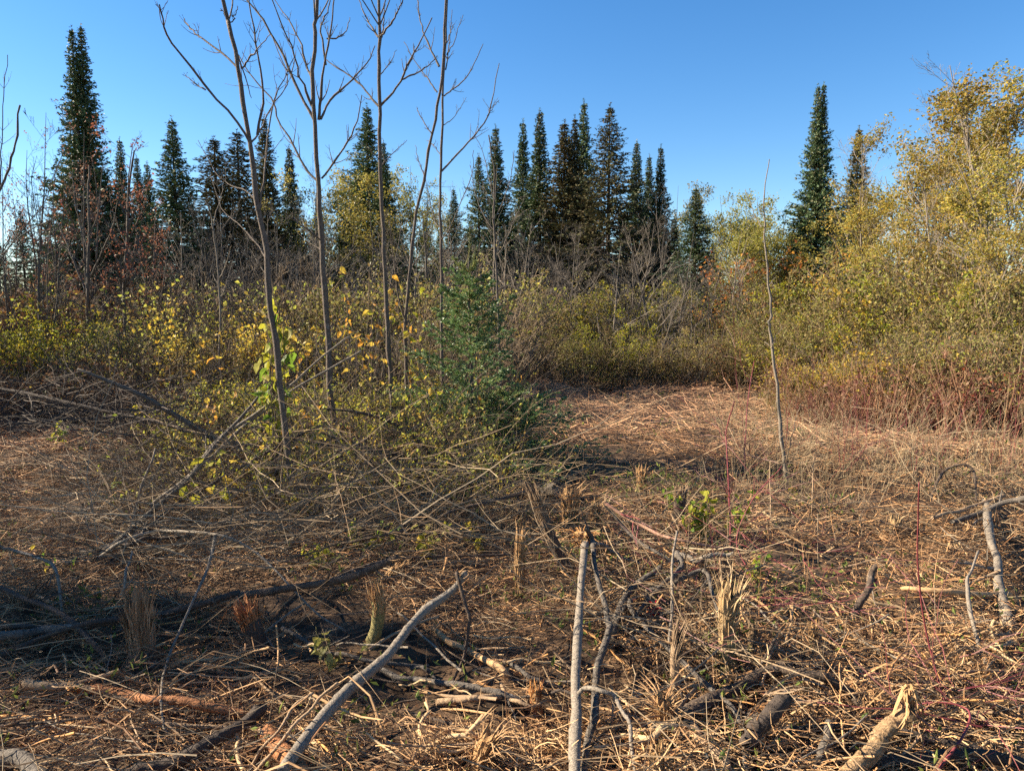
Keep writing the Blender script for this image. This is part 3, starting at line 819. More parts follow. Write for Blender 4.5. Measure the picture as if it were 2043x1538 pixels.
row(['ba', 'ol', 'yg'], [.4, .35, .25], (420, 900), (725, 770), (8.3, 7.6), 10, {'ba': 'low tangled bare bush at the foot of the ash saplings', 'ol': 'low green leaved bush at the foot of the ash saplings', 'yg': 'low yellow green bush at the foot of the ash saplings'}, 'low bushes at the foot of the ash saplings', jd=.4, wide=1.2)
row(['ba', 'ol', 'yg', 'dk'], [.4, .2, .25, .15], (330, 1000), (790, 850), (7.1, 6.8), 12, {'ba': 'knee high bare bush in the brush mound', 'ol': 'knee high olive bush in the brush mound', 'yg': 'knee high lime leaved bush in the brush mound', 'dk': 'knee high withered bush in the brush mound'}, 'low bushes in the brush mound', jd=.35, wide=1.2)
# trees just outside the frame at left whose shade falls on the near ground
for i, (x, y, H, w) in enumerate([(-9.8, 5.3, 5.3, 1.3), (-12.5, 10.6, 5.2, 1.3), (-8.2, 4.2, 4.4, 1.4), (-10.8, 11.8, 5.6, 1.3)]):
    (maple + asp_o)[i % 4].place((x, y, 0), H, i * 2.0, w, 'young tree standing left of the view, shading the near ground', 'tree', 'trees left of the view')

for i, (x, y, H, w) in enumerate([(-7.4, 4.55, 4.6, .9), (-8.6, 4.35, 5.0, .8)]):
    SK['b'].place((x, y, 0), H, i * 2.0, w, 'young spruce standing left of the view, shading the near ground', 'spruce', 'spruces left of the view')

# ------------------------------------------------------------------ small green fir, built needle by needle
def fir(loc, H, label):
    r = np.random.default_rng(909)
    root = empty('fir_sapling', loc, label, 'fir')
    tr = smooth(MB())
    P = resample([(0, 0, 0), (.02, 0, H * .4), (0, .01, H * .8), (0, 0, H)], 10)
    tr.tubes(P, np.linspace(.026, .005, 10)[None][0], 6); tr.obj('trunk', M['bark_grey'], root)
    nd = MB(); bk = MB(); tips = MB()
    z = .06
    while z < H * .97:
        u = 1 - z / H
        L0 = .84 * u ** .62 + .05
        nb = r.integers(6, 9) if u > .12 else 4
        a = r.uniform(0, 6.28) + np.arange(nb) * 2 * pi / nb + r.normal(size=nb) * .2
        L = L0 * r.uniform(.65, 1.2, nb)
        rise = .15 + .75 * (1 - u) ** 1.5 + r.normal(size=nb) * .10
        d = np.stack([np.cos(a), np.sin(a), rise], 1); d /= np.linalg.norm(d, axis=1, keepdims=True)
        tt = np.linspace(0, 1, 6)
        PP = np.array([0, 0, z]) + d[:, None] * (tt[None, :, None] * L[:, None, None])
        PP[:, :, 2] += (-.18 * tt * (1 - tt) - .05 * tt)[None] * L[:, None]
        RR = np.ones((nb, 1)) * np.linspace(.006, .002, 6)[None]
        bk.tubes(PP, RR, 3)
        P1, R1 = grow(PP, RR, 13, .12, 1.0, .42, .85, .02, 4, .06, .6, r, .0015, taper=.75)
        P1[:, :, 2] = P1[:, :1, 2] + (P1[:, :, 2] - P1[:, :1, 2]) * .45
        bk.tubes(P1, R1, 3)
        for Q, n in ((PP, 90), (P1, 34)):
            C, T = on_lines(Q, n, r, .1, 1.0)
            T = T / (np.linalg.norm(T, axis=1, keepdims=True) + 1e-9)
            sd = r.normal(size=T.shape); sd -= (sd * T).sum(1, keepdims=True) * T; sd /= np.linalg.norm(sd, axis=1, keepdims=True)
            sd[:, 2] = sd[:, 2] * .6 + .15
            D = T * .75 + sd * .8
            l = r.uniform(.020, .032, len(C)) * (.8 + .3 * u)
            m = tips if u < .10 else nd
            m.leaves(C, D, l, .0065, r, fold=0)
        z += r.uniform(.055, .10) + .06 * (1 - u)
    for i in range(16):        # pale new shoots at the top
        a = r.uniform(0, 6.28); b = P[int(6 + 3 * r.random())] + r.normal(size=3) * .03
        if i == 0: b = P[-1]; a = 0
        l = .30 if i == 0 else r.uniform(.10, .26); w = 0.03 if i == 0 else r.uniform(.25, .7)
        q = resample([b, b + np.array([cos(a) * w * l * .5, sin(a) * w * l * .5, l * .5]), b + np.array([cos(a) * w * l, sin(a) * w * l, l])], 5)
        bk.tubes(q, np.linspace(.004, .002, 5), 3)
        C, T = on_lines(q[None], 60, r, .1, 1)
        tips.leaves(C, T / np.linalg.norm(T, axis=1, keepdims=True) * .9 + r.normal(size=T.shape) * .5, .02, .0035, r, fold=0)
    bk.obj('branches', M['bark_olive'], root)
    tag(nd.obj('needles', M['fir'], root), kind='stuff')
    tag(tips.obj('shoot_needles', M['fir_tip'], root), kind='stuff')
    return root


_g = GL(938, 935)
fir((_g[0], _g[1], _g[2] - .02), top_h(512, _g[1]), 'small bright green fir with feathery branches, beside the leaning ash sapling')
_g2 = GL(1010, 935)
f2 = fir((_g2[0] + .05, _g2[1] - .25, _g2[2] - .02), .85, 'low dark fir bush at the right foot of the small green fir')
f2.scale = (1.25, 1.25, 1)

# ------------------------------------------------------------------ near saplings, traced as limbs at their own distance
def limb(mb, pts, r0, r1, n=14, k=6, wob=.004, r=rng, knots=True):
    P = resample(pts, n, wob, r)
    R = np.linspace(r0, r1, n)
    if knots: R = R * (1 + .10 * r.normal(size=n).clip(-1, 2))
    mb.tubes(P, R, k)
    return P, R


def sapling(base, trunk, rpx, branches, label, seed, bark='bark_sapling', name='ash_sapling', cat='sapling', d=None, extra=1.6, twigs=5, low_twigs=0, rtop=.42):
    r = np.random.default_rng(seed)
    g = GL(*base)
    if d: g = np.array([*at(base[0], d)[:2], 0]); g[2] = hgt(g[0], g[1])
    d = g[1]; rpx *= .62
    root = empty(name, (g[0], g[1], g[2]), label, cat)
    off = g.copy(); sc = d / FPX
    T = [np.array([0, 0, -.05])] + [PD(x, y, d) - off for x, y in trunk]
    if extra:
        v = T[-1] - T[-2]; v /= np.linalg.norm(v); T.append(T[-1] + v * extra)
    tm = smooth(MB()); n = 30
    P, R = limb(tm, T, rpx * sc, rpx * sc * rtop, n, 9, .006, r)
    R[:3] *= np.array([1.5, 1.25, 1.1]); tm = smooth(MB()).tubes(P, R, 9)
    tm.obj('trunk', M[bark], root)
    if twigs:
        up = P[int(n * .45):][None]; ur = R[int(n * .45):][None]
        branches = list(branches)
        if extra:
            P1, R1 = grow(P[-6:][None], R[-6:][None], 4, .1, .95, .7, .6, .12, 7, .05, .5, r, .003, pair=True)
            for a, b in zip(P1, R1):
                bm = smooth(MB()); bm.tubes(a, b, 5)
                Pq, Rq = grow(a[None], b[None], 4, .3, .9, .4, .7, .1, 4, .06, .6, r, .002, pair=True); bm.tubes(Pq, Rq, 4)
                bm.obj('branch', M[bark], root)
    for i, br in enumerate(branches):
        pts, rp, dd = br; rp *= .52
        q = [PD(x, y, d + dd * (j / (len(pts) - 1)) ** 1.2) - off for j, (x, y) in enumerate(pts)]
        bm = smooth(MB())
        a, b = limb(bm, q, rp * sc, max(.0022, rp * sc * .38), 14, 6, .004, r)
        if twigs:
            P1, R1 = grow(a[None], b[None], twigs + 3, .15, .97, .22, .7, .13, 6, .06, .5, r, .0016, pair=True)
            bm.tubes(P1, R1, 4)
            P2, R2 = grow(P1, R1, 1, .4, .9, .5, .7, .1, 3, .05, .7, r, .002)
            bm.tubes(P2, R2, 3)
        bm.obj('branch', M[bark], root)
    if low_twigs:
        P1, R1 = grow(P[3:18][None], R[3:18][None], low_twigs, .1, 1, .22, 1.0, .05, 6, .08, .3, r, .0025, taper=.2)
        for a, b in zip(P1, R1 * .6):
            bm = MB(); bm.tubes(a, b, 4); P2, R2 = grow(a[None], b[None], 3, .3, .9, .4, .7, .05, 3, .1, .6, r, .0015); bm.tubes(P2, R2, 3)
            bm.obj('branch', M[bark], root)
    return root, P + off


t1, P_t1 = sapling((590, 1040), [(578, 930), (566, 830), (552, 700), (543, 640), (530, 500), (515, 420), (500, 290), (484, 190), (472, 110), (455, 40), (444, 0)], 11.5, [
    ([(500, 288), (470, 240), (425, 190), (370, 120), (335, 75), (324, 40), (318, 10)], 5.5, -.5),
    ([(410, 180), (395, 172), (378, 157), (370, 150)], 3, .1),
    ([(475, 137), (450, 112), (412, 82), (384, 64), (376, 50), (368, 38)], 4.5, .5),
    ([(500, 285), (518, 262), (528, 240), (545, 205), (575, 160), (542, 70)], 4, .6),
    ([(513, 270), (525, 215), (522, 160), (512, 90), (500, 20), (497, -40)], 4.5, -.2),
    ([(482, 137), (500, 115), (515, 95), (540, 68)], 3.5, -.3),
    ([(519, 415), (527, 350), (532, 300), (546, 205), (570, 150), (590, 110)], 4, .4),
    ([(512, 400), (490, 380), (460, 370), (430, 345), (395, 280)], 3, .5),
    ([(535, 520), (515, 490), (480, 450), (445, 420), (420, 350)], 3, .7),
    ([(456, 45), (448, 30), (440, 18)], 2.5, 0), ([(458, 48), (470, 30), (474, 15)], 2.5, 0),
], 'leftmost ash sapling, grey barked, with one long limb curving up to the left', 71, low_twigs=4)
t2, P_t2 = sapling((676, 935), [(672, 900), (665, 830), (657, 760), (655, 690), (648, 580), (640, 470), (636, 380), (628, 235), (624, 150), (630, 60), (632, 0)], 11.5, [
    ([(626, 238), (605, 200), (585, 160), (560, 100), (530, 50), (495, 5), (480, -20)], 6, .3),
    ([(622, 213), (608, 175), (596, 150), (583, 95), (560, 45), (543, 0)], 4.5, -.4),
    ([(622, 155), (610, 130), (600, 85), (575, 40), (548, 0)], 4.5, .5),
    ([(636, 240), (640, 190), (648, 120), (660, 60), (668, -10)], 5.5, -.3),
    ([(640, 238), (655, 205), (680, 180), (712, 150), (735, 122), (748, 92)], 5, .4),
    ([(650, 130), (640, 60), (655, 20), (660, -10)], 4, .2),
    ([(634, 362), (610, 335), (585, 290), (555, 240), (545, 205), (500, 150), (476, 110)], 5, .6),
    ([(642, 356), (665, 325), (690, 290), (712, 245), (722, 190)], 4.5, -.4),
    ([(640, 480), (615, 460), (590, 440), (560, 420)], 3, -.4),
    ([(652, 78), (675, 75), (690, 62), (698, 35)], 3, .2),
], 'second ash sapling from the left, the stoutest, forking at mid height into many upright limbs', 72, low_twigs=3)
t3, P_t3 = sapling((788, 915), [(786, 860), (782, 780), (776, 690), (770, 600), (766, 500), (760, 400), (758, 310), (757, 215), (756, 140), (757, 73), (757, 0)], 9, [
    ([(755, 212), (735, 190), (709, 160), (675, 138), (648, 117)], 4.5, .4),
    ([(759, 212), (780, 190), (800, 160), (818, 120), (837, 86), (862, 36)], 5, -.4),
    ([(800, 160), (830, 146), (855, 130), (873, 112)], 3.5, .3),
    ([(755, 75), (742, 55), (728, 30), (716, 0)], 4, .3),
    ([(759, 73), (772, 58), (790, 32), (804, 0)], 4.5, -.3),
    ([(759, 150), (775, 130), (792, 100)], 2.5, .3),
    ([(762, 75), (766, 40), (769, 0)], 3, .2),
    ([(760, 330), (780, 310), (812, 280)], 2.5, .4), ([(757, 320), (740, 300), (720, 287)], 2.5, -.2),
], 'third ash sapling from the left, straight and slender with paired upswept limbs', 73, low_twigs=3)
t4, P_t4 = sapling((814, 905), [(812, 800), (808, 680), (809, 630), (816, 560), (822, 490), (832, 410), (848, 345), (861, 275), (872, 210), (881, 150), (886, 70), (890, 0)], 6.5, [
    ([(808, 640), (795, 590), (788, 530), (780, 480), (778, 440)], 3, -.3),
    ([(862, 270), (850, 250), (835, 225), (832, 215)], 2.5, .2),
    ([(846, 350), (835, 320), (828, 290)], 2.2, .2), ([(818, 540), (830, 520), (845, 500)], 2, .2),
    ([(884, 100), (895, 75), (905, 50)], 2.5, .2),
], 'fourth ash sapling, leaning right as it rises and crossing the thin one beside it', 74, low_twigs=2)
t5, P_t5 = sapling((882, 880), [(882, 760), (881, 640), (881, 560), (879, 455), (878, 400), (880, 319), (884, 190), (888, 100), (893, 0)], 5.5, [
    ([(881, 342), (903, 320), (928, 292), (950, 265), (972, 235), (984, 190), (996, 127)], 4, .3),
    ([(972, 232), (985, 212), (996, 200)], 2, .1),
    ([(886, 192), (903, 178), (923, 164), (945, 130), (964, 88)], 3, -.3),
    ([(876, 133), (860, 100), (846, 68), (838, 35), (832, -5)], 4, .4),
    ([(872, 184), (858, 165), (846, 148), (825, 118), (806, 84)], 3, .4),
    ([(884, 250), (905, 235), (930, 195)], 2, .3), ([(880, 310), (865, 290), (850, 280)], 2, .3),
    ([(889, 140), (897, 80), (902, 20)], 2.5, .2), ([(891, 110), (905, 85), (924, 30)], 2.2, -.2),
    ([(879, 455), (868, 440), (853, 380), (845, 340)], 2.2, .3), ([(880, 480), (900, 450), (940, 350), (945, 300)], 2.4, -.5),
], 'fifth ash sapling, the thin upright one behind the crossing of the leaning trunk', 75)
t6, P_t6 = sapling((1573, 962), [(1566, 925), (1558, 860), (1550, 780), (1541, 700), (1536, 655), (1534, 640), (1538, 625), (1533, 570), (1528, 500), (1523, 440), (1524, 400), (1531, 350), (1535, 318)], 6.0, [
    ([(1521, 452), (1512, 440), (1503, 425), (1497, 405), (1487, 378)], 2.4, .2),
    ([(1522, 430), (1516, 415), (1510, 405)], 1.8, 0), ([(1540, 695), (1545, 680), (1560, 650)], 2, -.2),
    ([(1540, 695), (1533, 688), (1526, 682)], 1.6, .1), ([(1532, 572), (1540, 562), (1548, 553)], 1.6, .1), ([(1526, 522), (1518, 515)], 1.6, 0),
    ([(1572, 905), (1580, 870), (1590, 830), (1598, 805)], 2, -.1),
], 'pale slender sapling standing alone in the right half, bare but for a few short twigs', 76, bark='bark_pale', name='slender_sapling', extra=0, twigs=0, rtop=.2)
t7, P_t7 = sapling((272, 735), [(268, 690), (262, 637), (256, 560), (255, 500), (254, 440), (256, 390), (262, 340), (268, 300)], 6, [
    ([(256, 500), (240, 460), (225, 420), (218, 380)], 3, .3), ([(256, 480), (275, 440), (290, 400), (297, 350)], 3, -.3),
    ([(262, 640), (280, 600), (300, 560), (320, 520)], 2.5, .4), ([(258, 600), (235, 570), (215, 555)], 2.2, .2), ([(255, 420), (245, 390), (240, 350)], 2.2, .2)],
    'thin dark sapling left of the five ash saplings, in front of the red maple', 77, bark='bark_ash', name='thin_sapling', extra=0, twigs=4, low_twigs=5)
t8, P_t8 = sapling((434, 850), [(435, 780), (437, 690), (440, 640), (436, 560), (428, 478), (420, 430), (410, 400)], 3.5, [
    ([(422, 455), (410, 452), (405, 447)], 2, 0), ([(424, 455), (432, 420), (440, 395), (447, 365)], 2.4, .2), ([(436, 560), (450, 530), (462, 490)], 2.4, -.2), ([(437, 570), (428, 555), (424, 545)], 1.8, .1),
    ([(438, 600), (450, 570), (465, 520)], 1.8, .2)],
    'thin pale sapling with opposite twigs between the dark sapling and the first ash', 78, bark='bark_pale', name='thin_sapling', extra=0, twigs=2)
t9, P_t9 = sapling((178, 770), [(176, 690), (175, 600), (176, 520), (178, 450), (176, 390), (178, 330)], 6, [
    ([(176, 590), (150, 530), (130, 480), (115, 440)], 3.5, .5), ([(177, 560), (205, 500), (225, 450), (235, 400)], 3.5, -.5), ([(176, 500), (160, 450), (150, 400), (145, 340)], 3, .3),
    ([(178, 470), (195, 430), (200, 380), (205, 330)], 3, .3), ([(176, 620), (140, 600), (80, 590), (30, 560)], 2.5, -.6), ([(176, 640), (215, 600), (250, 560)], 2.5, .4)],
    'grey forked sapling at left below the twin topped spruce', 79, bark='bark_grey', name='thin_sapling', extra=0, twigs=5, low_twigs=4)
t10, P_t10 = sapling((-70, 860), [(-60, 700), (-40, 560), (-15, 430), (0, 380), (15, 340), (30, 290), (40, 210)], 6, [
    ([(-45, 560), (20, 490), (60, 440), (90, 400), (128, 300)], 3, .4), ([(-50, 600), (30, 480), (100, 440), (150, 395)], 3, -.3), ([(0, 380), (4, 300), (6, 200), (15, 110)], 3, .2),
    ([(-55, 620), (20, 540), (90, 510), (140, 480)], 2.6, .4), ([(-50, 560), (10, 520), (60, 470), (120, 455)], 2.4, .2)],
    'bare sapling leaning into the photo from beyond its left edge', 80, bark='bark_grey', name='thin_sapling', extra=0, twigs=6)
t11, P_t11 = sapling((1000, 860), [(997, 760), (996, 690), (993, 600), (989, 520), (986, 450), (984, 400), (986, 340), (975, 270)], 4.5, [
    ([(986, 460), (965, 430), (950, 390), (938, 330)], 2.4, .3), ([(985, 440), (1005, 400), (1020, 350), (1026, 300)], 2.4, -.2), ([(989, 515), (1010, 480), (1030, 430), (1045, 400)], 2.2, .2),
    ([(986, 400), (975, 350), (962, 300), (940, 260)], 2, .2), ([(992, 580), (1015, 570), (1050, 590), (1062, 610)], 2.2, -.2)],
    'bare pale grey sapling just behind the right side of the small green fir', 81, bark='bark_grey', name='thin_sapling', d=10, extra=0, twigs=7)

# ------------------------------------------------------------------ broken poles, branches and sticks lying in front
def lying(name, cat, label, pts, r0, r1, bark, n=26, twigs=0, seed=0, split=0, splitcol='raw', wob=.006, k=8, tlen=.22, group=None, tmat=None):
    """pts: (column,row,lift over ground) ; r0,r1 radii in photo pixels"""
    r = np.random.default_rng(seed + 1000)
    W = [PD(x, y, l) if l > 2 else GL(x, y, l) for x, y, l in pts]
    c = W[len(W) // 2].copy(); c[2] = float(hgt(c[0], c[1]))
    W = [w - c for w in W]
    n = n * 2
    P = resample(W, n, 0, r)
    nz = resample(r.normal(size=(max(5, n // 7), 3)), n, 0, r); nz[0] = 0; nz[-1] = 0
    P += nz * wob * .9 + r.normal(size=(n, 3)) * .0006
    dist = np.linalg.norm(P + c - np.array([0, 0, CAM_H]), axis=1)
    R = np.linspace(r0, r1, n) * dist / FPX * (.95 + .03 * r.normal(size=n) + .13 * (r.random(n) < .06)) * (1 + .08 * resample(r.normal(size=(max(4, n // 8), 3)), n, 0, r)[:, 0])
    P -= 0
    m = smooth(MB()).tubes(P, R, k, cap=True)
    o = m.obj(name, M[bark], None, tuple(c))
    tag(o, label, cat, group)
    if twigs:
        P1, R1 = grow(P[None], R[None], twigs, .08, .95, tlen, .8, .02, 7, .09, .45, r, .002, taper=.2)
        R1 = np.minimum(R1, R.mean() * .5)
        for a, b in zip(P1, R1):
            tm = MB().tubes(a, b, 5)
            P2, R2 = grow(a[None], b[None], 4, .25, .95, .4, .7, .02, 4, .1, .6, r, .0014); tm.tubes(P2, R2, 3)
            tm.obj('side_twig', M[tmat or bark], o)
    if split:
        for e in ((0,) if split > 0 else (-1,)):
            nn = int(abs(split) * 1.7)
            p = P[e]; v = (P[0] - P[1]) if e == 0 else (P[-1] - P[-2]); v /= np.linalg.norm(v)
            for i in range(nn):
                q = r.normal(size=3); l = r.uniform(1.5, 6.5) * R[e]
                s0 = p + q / np.linalg.norm(q) * R[e] * .6 - v * R[e] * 3
                s1 = s0 + v * l + q * R[e] * r.uniform(.1, 1.0)
                sp = MB().tubes(resample([s0, (s0 + s1) / 2 + r.normal(size=3) * R[e] * .45, s1], 6, R[e] * .06, r), np.array([1, 1, .85, .8, .4, .08]) * R[e] * r.uniform(.08, .26), 4, flat=.4)
                sp.obj('splinter', M[splitcol], o)
    return o


